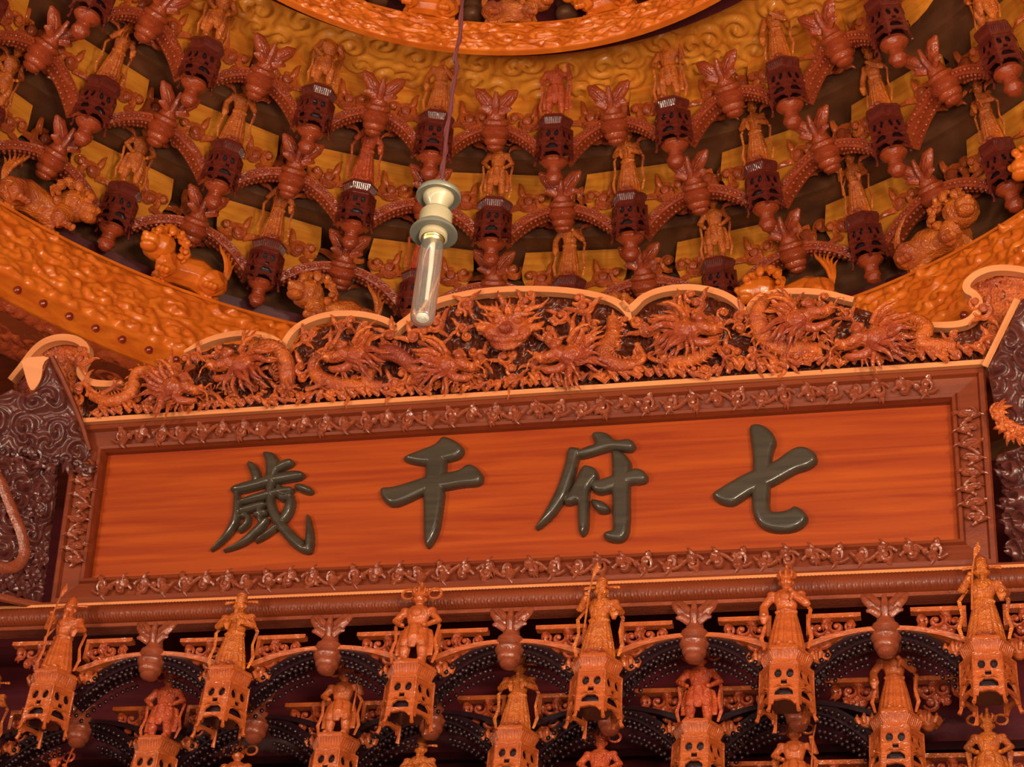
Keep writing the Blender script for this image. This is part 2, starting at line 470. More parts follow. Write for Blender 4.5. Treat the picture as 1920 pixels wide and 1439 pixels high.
for rail_o, xs in ((r_lf, -1.5 + .058), (r_rt, 1.5 - .058)):
    for i in range(4):
        z = -.19 + .38 * (i + .5) / 4
        put('vine_scroll', VM[i % 3], rail_o, Matrix.Translation((xs, -.043, z)) @ Matrix.Rotation(PI / 2, 4, 'Y') @ Matrix.Scale(.9, 4, (1, 0, 0)) @ Matrix.Scale(1.6 if i % 2 else -1.6, 4, (0, 0, 1)) @ Matrix.Diagonal((1.0, 1.35, 1, 1)))
# centre rosettes
for rail_o, zc in ((r_top, H2 - .052), (r_bot, -H2 + .052)):
    mb = MB(); mb.ell((0, -.002, 0), (.017, .012, .017), nu=12)
    for i in range(8): leaf(mb, .012 * math.cos(i * PI / 4), .012 * math.sin(i * PI / 4), .018, .011, i * PI / 4, -.002, .006, 1)
    put('rosette', mb.mesh('rosette', 'vine'), rail_o, Matrix.Translation((-.035, -.043, zc)))
# pale ledge on top that carries the dragon frieze
mb = MB(); mb.box(0, -.030, H2 + .008, 3.03, .085, .016); mb.build('top_ledge', 'edge', pl, False)
mb = MB(); mb.box(0, -.006, -H2 - .006, 2.98, .09, .012); mb.build('bottom_fillet', 'edge', pl, False)

# characters
def zpoly(pts, ox, oy): return [(ox + x / 6, oy + y / 6) for x, y in pts]
CH = {}
CH['qian'] = [[(340, 350), (500, 285), (730, 200), (770, 120), (850, 130), (1000, 210), (1030, 290), (960, 370), (820, 400), (590, 450), (350, 400)],
              [(590, 400), (640, 300), (780, 300), (830, 380), (820, 530), (800, 690), (800, 800), (770, 1000), (740, 1200), (620, 1400), (570, 1300), (570, 900), (560, 700), (590, 560)],
              [(80, 720), (110, 690), (220, 690), (420, 630), (600, 570), (800, 530), (980, 500), (1040, 440), (1110, 430), (1200, 490), (1240, 560), (1230, 630), (1180, 670), (1000, 680), (800, 720), (700, 720), (560, 770), (400, 850), (250, 910), (160, 890), (90, 800)]]
CH['fu'] = [[(720, 80), (800, 65), (900, 80), (970, 150), (1020, 165), (1130, 140), (1200, 180), (1215, 240), (1170, 290), (1060, 280), (960, 270), (850, 290), (700, 340), (560, 370), (540, 290), (600, 260), (700, 220), (770, 200), (730, 140)],
            [(450, 250), (500, 235), (620, 260), (570, 380), (540, 520), (500, 640), (450, 780), (390, 880), (290, 1020), (180, 1120), (100, 1170), (80, 1140), (150, 1040), (250, 860), (330, 700), (390, 520), (430, 380)],
            [(620, 450), (660, 440), (760, 470), (800, 540), (790, 600), (700, 690), (690, 800), (690, 1000), (680, 1170), (620, 1250), (570, 1200), (560, 1000), (560, 850), (480, 890), (400, 880), (430, 790), (500, 690), (560, 570)],
            [(700, 650), (740, 610), (830, 600), (950, 560), (1080, 510), (1150, 500), (1210, 475), (1290, 490), (1350, 550), (1350, 620), (1280, 650), (1150, 650), (1050, 700), (930, 740), (830, 770), (740, 750)],
            [(940, 270), (1060, 290), (1150, 370), (1170, 450), (1150, 560), (1150, 800), (1150, 1100), (1130, 1230), (1070, 1300), (980, 1310), (870, 1280), (840, 1220), (900, 1180), (960, 1180), (950, 1000), (950, 800), (930, 700), (950, 520), (945, 380)],
            [(700, 820), (780, 830), (870, 860), (930, 920), (910, 980), (800, 980), (740, 920)]]
CH['qi'] = [[(510, 130), (560, 100), (650, 105), (740, 160), (800, 230), (820, 310), (780, 400), (760, 520), (755, 700), (740, 900), (740, 1060), (780, 1090), (900, 1080), (980, 1050), (1010, 1020), (1080, 1040), (1150, 1100), (1180, 1160), (1130, 1250), (1000, 1310), (850, 1320), (720, 1300), (620, 1240), (560, 1140), (535, 1000), (545, 800), (550, 600), (545, 400), (520, 250)],
            [(90, 880), (200, 810), (400, 690), (550, 620), (700, 570), (830, 500), (930, 420), (1030, 360), (1130, 350), (1230, 400), (1280, 460), (1270, 540), (1180, 600), (1040, 640), (900, 720), (760, 800), (560, 870), (450, 940), (330, 1020), (200, 1000), (110, 940)]]
SUI = [[(530, 300, 34), (575, 350, 55), (605, 430, 55), (600, 500, 45)],
       [(700, 190, 26), (770, 230, 74), (800, 330, 80), (770, 480, 60), (755, 660, 45), (770, 780, 52), (820, 900, 60), (900, 1020, 62), (1010, 1140, 68), (1120, 1240, 66), (1190, 1280, 62), (1205, 1180, 50), (1205, 1040, 38), (1185, 880, 14)],
       [(800, 385, 34), (900, 320, 50), (1000, 285, 46)],
       [(345, 600, 42), (450, 575, 56), (640, 525, 56), (800, 480, 52), (1000, 440, 60), (1120, 430, 46)],
       [(1060, 560, 36), (1160, 590, 50), (1225, 615, 36)],
       [(420, 740, 34), (600, 690, 48), (800, 630, 46), (1000, 600, 46)],
       [(420, 840, 40), (560, 800, 45), (700, 760, 40)],
       [(385, 640, 34), (395, 780, 42), (375, 940, 42), (300, 1080, 38), (200, 1190, 26), (95, 1280, 9)],
       [(590, 880, 34), (710, 850, 44)],
       [(430, 890, 26), (520, 890, 42), (500, 980, 42), (415, 1060, 26)],
       [(730, 930, 34), (640, 1030, 46), (500, 1160, 40), (380, 1230, 28), (240, 1285, 10)],
       [(830, 1010, 34), (720, 1100, 32), (600, 1180, 14)],
       [(1000, 700, 50), (970, 830, 56), (900, 950, 46)],
       [(640, 800, 40), (640, 900, 34), (650, 960, 28)],
       [(860, 560, 45), (880, 700, 50), (1000, 660, 42)]]
def stroke_poly(st):
    # outline of a brush stroke of varying half width
    L = []; R = []
    n = len(st)
    for i, (x, y, r) in enumerate(st):
        dx = st[min(i + 1, n - 1)][0] - st[max(i - 1, 0)][0]; dy = st[min(i + 1, n - 1)][1] - st[max(i - 1, 0)][1]
        l = math.hypot(dx, dy) or 1; nx, ny = -dy / l, dx / l
        L.append((x + nx * r, y + ny * r)); R.append((x - nx * r, y - ny * r))
        if i == 0: s = (x - dx / l * r * .8, y - dy / l * r * .8)
        if i == n - 1: e = (x + dx / l * r * .8, y + dy / l * r * .8)
    return L + [e] + R[::-1] + [s]
CH['sui'] = [stroke_poly(st) for st in SUI]
for key, (ox, oy), lab in (('sui', (380, 820), 'black raised character 歲, the many-stroked one at the left end'),
                           ('qian', (700, 800), 'black raised character 千 with a slanting top stroke'),
                           ('fu', (990, 800), 'black raised character 府 with a long left sweep'),
                           ('qi', (1320, 780), 'black raised character 七 with a hooked stem')):
    polys = []
    for P in CH[key]:
        z = zpoly(P, ox, oy); q = [pp(u, v, .012) for u, v in z]
        polys.append(smooth_loop([(p.x, p.z) for p in q], 2))
    xs = [p[0] for P in polys for p in P]; zs = [p[1] for P in polys for p in P]
    st = .00125
    X, Z = np.meshgrid(np.arange(min(xs) - .004, max(xs) + .004, st), np.arange(min(zs) - .004, max(zs) + .004, st))
    Hh = np.full(X.shape, -1.)
    for P in polys:
        d = poly_dist(X, Z, P)
        t = np.clip(d / .017, 0, 1)
        h = np.where(d > 0, .013 + .020 * np.sqrt(1 - (1 - t) ** 2), -1)
        Hh = np.maximum(Hh, h)
    on = Hh > 0
    Hh2 = Hh.copy()
    near = on.copy()
    near[1:] |= on[:-1]; near[:-1] |= on[1:]; near[:, 1:] |= on[:, :-1]; near[:, :-1] |= on[:, 1:]
    Y = np.where(on, -Hh2, .004)
    for _ in range(1):
        Ys = (Y[1:-1, 1:-1] * 2 + Y[:-2, 1:-1] + Y[2:, 1:-1] + Y[1:-1, :-2] + Y[1:-1, 2:]) / 6
        Y[1:-1, 1:-1] = np.where(on[1:-1, 1:-1], Ys, Y[1:-1, 1:-1])
    qm = near[:-1, :-1] & near[:-1, 1:] & near[1:, 1:] & near[1:, :-1]
    c = grid_mesh('character', np.stack([X, Y, Z], -1), 'ink', qm, pl); c['label'] = lab

# ================================================================== DRAGON FRIEZE
fr = thing('dragon_frieze', 'openwork carved frieze of writhing dragons with a scalloped edge above the plaque', 'frieze', MP)
FO = .055                                    # how far the frieze stands in front of the board plane
def q3(u, v, out=0.0):
    p = pp(u, v, FO + out); return (p.x, p.y, p.z)
def ribbon(px, wd, name, parent, mat='edge', th=.035, out=.012):
    pts = smooth_loop([(*pp(u, v, FO + out).xz, wf) for u, v, wf in px], 2, False)
    L = []; R = []; n = len(pts)
    for i, (x, z, wf) in enumerate(pts):
        a = pts[max(i - 1, 0)]; b = pts[min(i + 1, n - 1)]
        dx, dz = b[0] - a[0], b[1] - a[1]; l = math.hypot(dx, dz) or 1
        L.append((x - dz / l * wd * wf, z + dx / l * wd * wf)); R.append((x + dz / l * wd * wf, z - dx / l * wd * wf))
    mb = MB(); y0 = -(FO + out); vs = []; fs = []
    for i in range(n):
        vs += [(L[i][0], y0, L[i][1]), (R[i][0], y0, R[i][1]), (R[i][0], y0 + th, R[i][1]), (L[i][0], y0 + th, L[i][1])]
    for i in range(n - 1):
        for j in range(4): fs.append((4 * i + j, 4 * i + (j + 1) % 4, 4 * i + 4 + (j + 1) % 4, 4 * i + 4 + j))
    fs += [(3, 2, 1, 0), (4 * n - 4, 4 * n - 3, 4 * n - 2, 4 * n - 1)]
    mb.add(vs, fs)
    return mb.build(name, mat, parent, False)
ARCHES = [
 [(18, 712, 1), (40, 685, 1), (62, 655, 1.1), (85, 638, 1.2), (115, 631, 1.2), (145, 636, 1.2), (163, 652, 1.2), (160, 670, 1.1), (149, 685, 1.2), (150, 705, 1.2), (170, 718, 1.2), (200, 720, 1.1), (228, 718, .9)],
 [(345, 660, .5), (375, 643, .9), (410, 630, 1), (460, 623, 1), (500, 630, 1), (525, 643, 1.1), (535, 658, 1.2)],
 [(510, 645, .8), (516, 655, 1.1), (530, 652, 1.2), (536, 635, 1), (555, 612, 1), (590, 595, 1), (630, 587, 1), (675, 588, 1), (715, 597, 1), (738, 608, 1.1), (740, 625, 1)],
 [(735, 628, .7), (745, 612, 1.3), (765, 598, 1.1), (790, 575, 1), (830, 560, 1), (890, 547, 1), (960, 541, 1), (1040, 542, 1), (1100, 549, 1), (1145, 560, 1), (1172, 576, 1.3), (1182, 600, .6)],
 [(1165, 566, 1), (1178, 582, 1.3), (1190, 572, 1.2), (1205, 556, 1), (1240, 542, 1), (1290, 537, 1), (1340, 544, 1), (1375, 560, 1), (1396, 582, 1.1), (1403, 600, .6)],
 [(1424, 578, .9), (1412, 585, 1.2), (1404, 580, 1.2), (1412, 565, 1), (1435, 551, 1), (1480, 545, 1), (1540, 547, 1), (1600, 562, .9)],
 [(1732, 608, .8), (1775, 610, 1), (1810, 606, 1.1), (1832, 590, 1.2), (1838, 567, 1.1), (1826, 550, 1.1), (1812, 544, 1.2), (1812, 530, 1.1), (1830, 513, 1), (1860, 502, 1), (1900, 502, 1), (1945, 512, 1)],
]
for k, A in enumerate(ARCHES):
    e = ribbon(A, .0105, 'scalloped_edging', fr)
# carved backing cut to the outline, colour darkened for the shade behind the openwork
OUT = [(150, 800), (120, 700), (100, 655), (150, 650), (165, 700), (240, 722), (345, 668), (410, 638), (500, 640), (535, 660), (560, 620), (640, 595), (720, 605), (745, 622), (790, 582),
       (890, 553), (1040, 548), (1145, 566), (1180, 592), (1210, 562), (1290, 543), (1370, 562), (1403, 592), (1440, 557), (1540, 553), (1610, 570), (1735, 612), (1810, 612), (1840, 570), (1825, 530), (1900, 508), (1905, 560), (1848, 700)]
def relief(name, outline, mat, parent, st=.004, amp=.03, cell=.05, seed=0, y=0.0, rimh=0, tf=None, sy=1):
    xs = [p[0] for p in outline]; zs = [p[1] for p in outline]
    X, Z = np.meshgrid(np.arange(min(xs), max(xs) + st, st), np.arange(min(zs), max(zs) + st, st))
    d = poly_dist(X, Z, outline)
    h = scroll_field(X + .02 * vnoise(X / .06, Z / .06, 3), (Z + .02 * vnoise(X / .05, Z / .05, 9)) * sy, cell, seed) * .85 + .20 * vnoise(X / (cell * .3), Z / (cell * .3), seed)
    h = h * np.clip(d / .02, 0, 1)
    Y = y - amp * h
    m = (d > -st * .3); qm = m[:-1, :-1] & m[:-1, 1:] & m[1:, 1:] & m[1:, :-1]
    return grid_mesh(name, np.stack([X, Y, Z], -1), mat, qm, parent)
relief('pierced_backing', [(p.x, p.z) for p in (pp(u, v, FO - .03) for u, v in OUT)], 'frieze_shade', fr, .0042, .030, .055, 5, .005)

def beast_head(mane=True, seed=0, small=False):
    """profile-to-three-quarter dragon head looking along +x, out of the wall towards -y; unit: about .1 long"""
    mb = MB()
    mb.ell((-.004, -.008, 0), (.026, .021, .022))                      # skull
    mb.ell((.030, -.016, .008), (.030, .016, .012))                # snout
    mb.ell((.056, -.018, .013), (.011, .015, .009))                # nose
    mb.tube([(.0, -.012, -.014), (.025, -.016, -.022), (.048, -.016, -.016), (.056, -.016, -.008)], [.010, .010, .008, .004], 7)   # jaw
    for s in (-1, 1):
        mb.ell((.018, -.018 + s * .014, .020), (.0095, .009, .009), nu=8, nv=5)   # eye
        mb.tube([(.004, -.016 + s * .012, .022), (.018, -.016 + s * .014, .030), (.032, -.016 + s * .011, .024)], [.006, .008, .003], 6)  # brow
        mb.ell((.058, -.018 + s * .010, .019), (.005, .005, .005), nu=7, nv=5)
        mb.tube([(-.008, -.012 + s * .014, .020), (-.026, -.012 + s * .020, .036), (-.046, -.010 + s * .022, .042), (-.060, -.01 + s * .020, .038)], [.006, .0055, .004, .0015], 7)  # horn
    for i in range(4): mb.tube([(.030 + i * .007, -.031, -.000), (.031 + i * .007, -.031, -.009)], [.0022, .0006], 5)
    for s in (-1, 1):
        mb.tube([(.056, -.022 + s * .010, .010), (.072, -.026, .020 + .01 * s), (.084, -.024, .012 + .02 * s), (.078, -.022, .0)], [.003, .0028, .002, .0008], 5)
    return mb
HEAD = sculpt(beast_head(), 'head', 'frieze', .0026, .6, 1)
def mane_mesh(seed):
    r = random.Random(seed); mb = MB()
    for i in range(21):
        a = PI * .42 + PI * 1.16 * i / 16
        flame(mb, .018 * math.cos(a) - .004, .018 * math.sin(a), r.uniform(.045, .070), a * .55 + PI * .45 + r.uniform(-.2, .2), r.choice((-1, 1)) * r.uniform(.7, 1.5), r.uniform(.0062, .0088), -.006 - .020 * (i % 3) / 2, .014)
    for i in range(5):
        flame(mb, .03, -.022, .03, -PI / 2 - .8 + .35 * i, r.uniform(-1, 1), .003, -.012, .006)
    return mb.mesh('mane', 'frieze')
MANES = [mane_mesh(s) for s in range(4)]
def body_tube(px, wmax, seed=0, outs=.02):
    """scaly body through image points (u, v, out); returns a builder"""
    pts = smooth_loop([(*q3(u, v, 0), o_) for u, v, o_ in px], 3, False)
    P = [Vector((a, b - o_, c)) for a, b, c, o_ in pts]
    # resample evenly
    L = [0]
    for i in range(1, len(P)): L.append(L[-1] + (P[i] - P[i - 1]).length)
    step = .0042; n = int(L[-1] / step); Q = []; j = 0
    for i in range(n + 1):
        s = i * step
        while j < len(L) - 2 and L[j + 1] < s: j += 1
        t = (s - L[j]) / max(1e-9, L[j + 1] - L[j]); Q.append(P[j].lerp(P[j + 1], min(1, t)))
    mb = MB(); vs = []; fs = []; k = 18; ref = Vector((0, 1, 0))
    for i, p in enumerate(Q):
        t = (Q[min(i + 1, n)] - Q[max(i - 1, 0)]).normalized()
        a = (ref - t * ref.dot(t)).normalized(); b_ = t.cross(a)
        f = i / n; rad = wmax * (.35 + .65 * math.sin(PI * min(1, f * 1.15 + .12)) ** .6)
        for jj in range(k):
            sc = 1 + .13 * ((i % 3) / 2 if (jj % 2) else ((i + 1.5) % 3) / 2)
            th = 2 * PI * jj / k
            vs.append(p + (b_ * math.cos(th) + a * math.sin(th)) * rad * sc)
    for i in range(n):
        for jj in range(k):
            q = i * k + jj; r = i * k + (jj + 1) % k; fs.append((q, r, r + k, q + k))
    fs += [tuple(range(k - 1, -1, -1)), tuple(n * k + jj for jj in range(k))]
    mb.add(vs, fs)
    fin = MB()
    for i in range(3, n - 1, 4):
        t = (Q[i + 1] - Q[i - 1]).normalized(); a = (ref - t * ref.dot(t)).normalized(); b_ = t.cross(a)
        f = i / n; rad = wmax * (.35 + .65 * math.sin(PI * min(1, f * 1.15 + .12)) ** .6)
        s0 = Q[i] + b_ * rad * .85 - a * rad * .4
        fin.tube([s0, s0 + b_ * rad * .5 - t * .003, s0 + b_ * rad * .85 - t * .010], [.0042, .003, .0006], 5)
    return mb, fin
def claw_mesh():
    mb = MB()
    mb.tube([(-.05, .0, .01), (-.025, -.012, .0), (0, -.014, 0)], [.010, .009, .008], 7)
    mb.ell((.004, -.014, 0), (.012, .010, .011))
    for i in range(4):
        a = -.9 + .6 * i
        mb.tube([(.008 * math.cos(a), -.016, .008 * math.sin(a)), (.026 * math.cos(a), -.026, .026 * math.sin(a)), (.038 * math.cos(a), -.018, .038 * math.sin(a)), (.044 * math.cos(a), -.006, .044 * math.sin(a))], [.005, .0045, .003, .0006], 6)
    return mb.mesh('claw', 'frieze')
CLAW = claw_mesh()
def mat_at(u, v, out, ang, sc=1, flip=False, yaw=0):
    p = q3(u, v, out)
    m = Matrix.Translation(p) @ Matrix.Rotation(-ang, 4, 'Y')
    if flip: m = m @ Matrix.Scale(-1, 4, (1, 0, 0))
    return m @ Matrix.Rotation(yaw, 4, 'Z') @ Matrix.Scale(sc, 4)
def top_line(u): return 806 - .0703 * (u - 155)
DR = [  # body points (u, v, out), head (u, v, angle, flip, size), claws, label
 ([(175, 745, .01), (215, 770, .03), (260, 745, .03), (255, 700, .02), (300, 700, .03), (330, 740, .04)], .015, (330, 738, -.35, False, 1.15), [(215, 730, .5), (370, 765, -.4)], 'dragon lunging down to the right beside the left end of the frieze'),
 ([(540, 735, .01), (545, 690, .03), (520, 655, .03), (485, 655, .04), (470, 690, .04)], .020, (455, 690, .15, True, 1.25), [(545, 745, -1), (400, 740, 2.6)], 'dragon facing left with its neck coiled round behind the mane'),
 ([(720, 740, .01), (660, 745, .02), (600, 720, .03), (590, 680, .03), (640, 670, .04), (670, 685, .04)], .019, (668, 672, .2, True, 1.15), [(600, 750, .3), (640, 625, 1.2)], 'dragon looking left under the second scallop'),
 ([(690, 735, .02), (700, 690, .04), (735, 668, .05), (775, 690, .05), (800, 720, .04), (770, 745, .02), (720, 735, .02)], .018, (842, 690, -.3, False, 1.15), [(880, 735, -.6)], 'dragon with a thick scaly arched back left of the centre mask'),
 ([(1150, 600, .01), (1155, 640, .03), (1130, 670, .05), (1150, 710, .05), (1195, 715, .04), (1215, 680, .03), (1195, 650, .02)], .018, (1070, 672, .2, True, 1.2), [(1050, 720, -2.2)], 'dragon coiled in a loop to the right of the centre mask'),
 ([(1330, 600, .01), (1345, 650, .03), (1310, 700, .04), (1250, 690, .04), (1230, 640, .03), (1260, 610, .04)], .015, (1290, 625, -.2, False, 1.2), [(1240, 715, -.4), (1360, 690, -.9)], 'dragon rearing under the middle right scallop'),
 ([(1540, 660, .01), (1490, 665, .03), (1440, 650, .04), (1420, 610, .05), (1435, 575, .05), (1470, 562, .04), (1495, 585, .04)], .022, (1500, 605, .1, False, 1.2), [(1560, 690, -.5), (1440, 700, 2.5)], 'dragon with a thick crescent neck under the last scallop'),
 ([(1790, 700, .01), (1740, 690, .03), (1722, 650, .04), (1745, 620, .03), (1700, 600, .03), (1660, 620, .04)], .017, (1640, 650, .35, True, 1.25), [(1590, 700, 2.8), (1700, 705, -.7)], 'dragon facing left with a rough scaly body near the right hook'),
]
for k, (bp, wd, hd, cl, lab) in enumerate(DR):
    bp = [(u, min(v, top_line(u) - 38), o_) for u, v, o_ in bp]; hd = (hd[0], min(hd[1], top_line(hd[0]) - 62)) + hd[2:]; cl = [(u, min(v, top_line(u) - 48), a) for u, v, a in cl]
    mb, fin = body_tube(bp, wd * 1.4, k)
    d = mb.build('dragon', 'frieze', fr, True, False); d['label'] = lab
    fin.build('spine_crest', 'frieze', d)
    hm = mat_at(hd[0], hd[1], .060, hd[2], hd[4] * 1.4, hd[3], .15)
    put('head', HEAD, d, hm); put('mane', MANES[k % 4], d, mat_at(hd[0], hd[1], .045, hd[2], hd[4] * 1.35, hd[3]))
    for u, v, a in cl: put('claw', CLAW, d, mat_at(u, v, .035, a, .9))
# centre mask
def mask_mb():
    mb = MB()
    mb.ell((0, 0, 0), (.062, .030, .048)); mb.ell((0, -.022, -.004), (.020, .018, .020)); mb.ell((0, -.034, -.012), (.018, .014, .011))
    for s in (-1, 1):
        mb.ell((s * .026, -.026, .014), (.013, .012, .011)); mb.ell((s * .044, -.014, -.012), (.020, .015, .018))
        mb.tube([(s * .004, -.030, .018), (s * .024, -.034, .032), (s * .048, -.024, .034), (s * .066, -.010, .046)], [.007, .008, .007, .003], 7)
        mb.tube([(s * .030, -.008, .034), (s * .050, -.010, .058), (s * .082, -.008, .066), (s * .098, -.004, .088)], [.009, .009, .006, .002], 7)
        mb.tube([(s * .050, -.010, .0), (s * .080, -.012, .004), (s * .094, -.006, .022)], [.012, .011, .003], 7)
        mb.ell((s * .010, -.044, -.010), (.007, .006, .006))
    mb.tube([(-.050, -.016, -.024), (-.026, -.030, -.040), (0, -.034, -.044), (.026, -.030, -.040), (.050, -.016, -.024)], [.009, .009, .009, .009, .009], 8)
    mb.tube([(-.040, -.012, -.040), (-.02, -.022, -.058), (0, -.026, -.062), (.02, -.022, -.058), (.040, -.012, -.040)], [.007, .008, .008, .008, .007], 8)
    for i in range(6): mb.tube([((i - 2.5) * .011, -.040, -.036), ((i - 2.5) * .011, -.040, -.048)], [.003, .001], 5)
    return mb
mk = put('beast_mask', sculpt(mask_mb(), 'beast_mask', 'frieze', .0028, .6, 1), fr, mat_at(955, 620, .045, -.06, 1.25)); mk['label'] = 'staring beast mask carved at the middle of the frieze'
mb = MB()
for i in range(15):
    a = .15 + (PI - .3) * i / 14
    flame(mb, .05 * math.cos(a), .040 * math.sin(a), .05, a, (1 if i % 2 else -1) * 1.0, .006, -.004, .012)
mb2 = mb.build('mane', 'frieze', mk)
# cloud scrolls and wave crests filling the gaps
def cloud_mesh(seed):
    r = random.Random(seed); mb = MB()
    curl(mb, 0, 0, .020, r.uniform(0, 6), 1.4, .0066, 0, 1, .012, 6, 20)
    curl(mb, .024, .010, .014, r.uniform(0, 6), 1.2, .0056, 0, -1, .010, 6, 16)
    flame(mb, -.014, -.006, .042, PI + r.uniform(-.6, .6), .9, .0078, 0, .010); flame(mb, -.01, .01, .036, 2.2, -.9, .0075, 0, .010)
    flame(mb, .01, -.012, .034, -1.0, 1.0, .0075, 0, .010)
    return mb.mesh('cloud_scroll', 'frieze')
CLOUDS = [cloud_mesh(s) for s in range(5)]
outl = [(u, v) for u, v in OUT]
def inside(u, v, P):
    c = False
    for i in range(len(P)):
        x1, y1 = P[i]; x2, y2 = P[i - 1]
        if (y1 > v) != (y2 > v) and u < (x2 - x1) * (v - y1) / (y2 - y1) + x1: c = not c
    return c
placed = []; tries = 0
while len(placed) < 95 and tries < 9000:
    tries += 1
    u = rnd.uniform(150, 1860); v = rnd.uniform(560, 790)
    if v > top_line(u) - 36 or not inside(u, v - 16, outl) or not inside(u, v, outl): continue
    if any((u - a) ** 2 + (v - b_) ** 2 < 42 ** 2 for a, b_ in placed): continue
    placed.append((u, v))
    put('cloud_scroll', CLOUDS[len(placed) % 5], fr, mat_at(u, v, rnd.uniform(.0, .02), rnd.uniform(-3, 3), rnd.uniform(1.0, 1.5), rnd.random() < .5))
mbw = [MB() for _ in range(3)]
for k, mb in enumerate(mbw):
    r = random.Random(k)
    for j in range(4):
        curl(mb, -.04 + .027 * j, .002 + r.uniform(-.003, .005), .013, r.uniform(0, 3), 1.2, .005, 0, 1 if j % 2 else -1, .012, 6, 12)
        flame(mb, -.045 + .027 * j, -.014, .040, r.uniform(.2, 1.0), r.uniform(-.8, .8), .0080, -.004, .012)
WV = [m.mesh('wave_crest', 'frieze') for m in mbw]
for i in range(26):
    u = 175 + 1660 * (i + .5) / 26
    if 160 < u < 1845: put('wave_crest', WV[i % 3], fr, mat_at(u, top_line(u) - 30 + rnd.uniform(-4, 3), .020 + rnd.uniform(0, .012), rnd.uniform(-.25, .25), rnd.uniform(1.0, 1.35), rnd.random() < .5))

# ================================================================== RINGS OF THE ROUND CEILING
def ring(name, label, r_bot, z_bot, r_top, z_top, a0, a1, strip, seed, amp, cell):
    root = thing(name, label, 'ring beam')
    da = .16 if r_bot > 1.5 else .3
    n = int((a1 - a0) / da); m = 46
    A = np.radians(np.linspace(a0, a1, n + 1)) + AZ0
    T = np.linspace(0, 1, m + 1)
    AA, TT = np.meshgrid(A, T)
    R = r_bot + (r_top - r_bot) * TT; Z = z_bot + (z_top - z_bot) * TT
    U = (AA - A[0]) * r_bot; V = TT * (z_top - z_bot)
    h = scroll_field(U * .55 + .02 * vnoise(U / .06, V / .05, 3), V + .015 * vnoise(U / .05, V / .05, 9), cell, seed) * .6 + .4 * vnoise(U / .028, V / .022, seed + 3) + .25 * vnoise(U / .015, V / .010, 8)
    win = np.clip((TT - strip) / .04, 0, 1) * np.clip((.965 - TT) / .02, 0, 1)
    R2 = R - amp * h * win + .006 * win
    P = np.stack([DC.x + R2 * np.sin(AA), DC.y + R2 * np.cos(AA), Z], -1)
    grid_mesh('carved_face', P, 'ring', None, root)
    # body behind the face
    mb = MB(); vs = []; fs = []; k = int((a1 - a0) / 2)
    for i in range(k + 1):
        a = math.radians(a0 + (a1 - a0) * i / k) + AZ0
        for r, z in ((r_bot, z_bot), (r_bot + (.10 if r_bot > 1.5 else .02), z_bot), (r_top + (.12 if r_bot > 1.5 else .05), z_top + .004), (r_top - .006, z_top + .004), (r_top - .006, z_top - .008)):
            vs.append((DC.x + r * math.sin(a), DC.y + r * math.cos(a), z))
    for i in range(k):
        for j in range(4): fs.append((i * 5 + j, i * 5 + 5 + j, i * 5 + 6 + j, i * 5 + 1 + j))
    mb.add(vs, fs); mb.build('ring_body', 'ring', root, True, False)
    return root
RA = ring('ring_beam', 'broad golden ring beam with carved clouds and a row of dark nails, behind the dragon frieze', 2.024, .395, 2.112, .79, -88, 88, .27, 11, .030, .085)
mb = MB(); mb.lathe([(.001, -.014), (.0095, -.011), (.0135, -.004), (.0145, 0)], 14)
NAIL = mb.mesh('nail', 'nail')
for i in range(-28, 29):
    a = math.radians(-55.67 + 11.126 + i * 2.70) if False else math.radians(-11.126 + i * 2.70 - 2.4) ; r = 2.027
    if abs(math.degrees(a) + 11) > 80: continue
    mw = Matrix.Translation((DC.x + r * math.sin(a), DC.y + r * math.cos(a), .45)) @ Matrix.Rotation(-a, 4, 'Z') @ Matrix.Rotation(-PI / 2, 4, 'X')
    put('nail', NAIL, RA, mw)
RB = ring('ring_beam', 'narrower upper ring beam near the top edge, carved with shallow clouds', 1.12, 1.285, 1.155, 1.44, -120, 120, .04, 4, .024, .06)
# sloping carved soffit under the big ring
def soffit():
    n = 900; m = 26
    A = np.radians(np.linspace(-86, 86, n + 1)) + AZ0; T = np.linspace(0, 1, m + 1); AA, TT = np.meshgrid(A, T)
    U = AA * 2.1; V = TT * .22
    h = scroll_field(U * .6, V, .07, 21) * .6 + .4 * vnoise(U / .03, V / .02, 5)
    win = np.clip(TT / .1, 0, 1) * np.clip((1 - TT) / .1, 0, 1)
    R = 2.03 + .20 * TT; Z = .392 - .05 * TT - .018 * h * win
    P = np.stack([DC.x + R * np.sin(AA), DC.y + R * np.cos(AA), Z], -1)
    return P
grid_mesh('carved_underside', soffit(), 'arm', None, RA)
def upper_soffit():
    n = 700; m = 50
    A = np.radians(np.linspace(-118, 118, n + 1)) + AZ0; T = np.linspace(0, 1, m + 1); AA, TT = np.meshgrid(A, T)
    U = AA * 1.55; V = TT * .42
    h = scroll_field(U, V, .11, 33) * .7 + .3 * vnoise(U / .03, V / .03, 5)
    win = np.clip(TT / .05, 0, 1) * np.clip((1 - TT) / .05, 0, 1)
    R = 1.79 - .43 * TT; Z = 1.590 + .025 * TT - .030 * h * win
    return np.stack([DC.x + R * np.sin(AA), DC.y + R * np.cos(AA), Z], -1)
grid_mesh('carved_soffit', upper_soffit(), 'plate', None, ceiling)

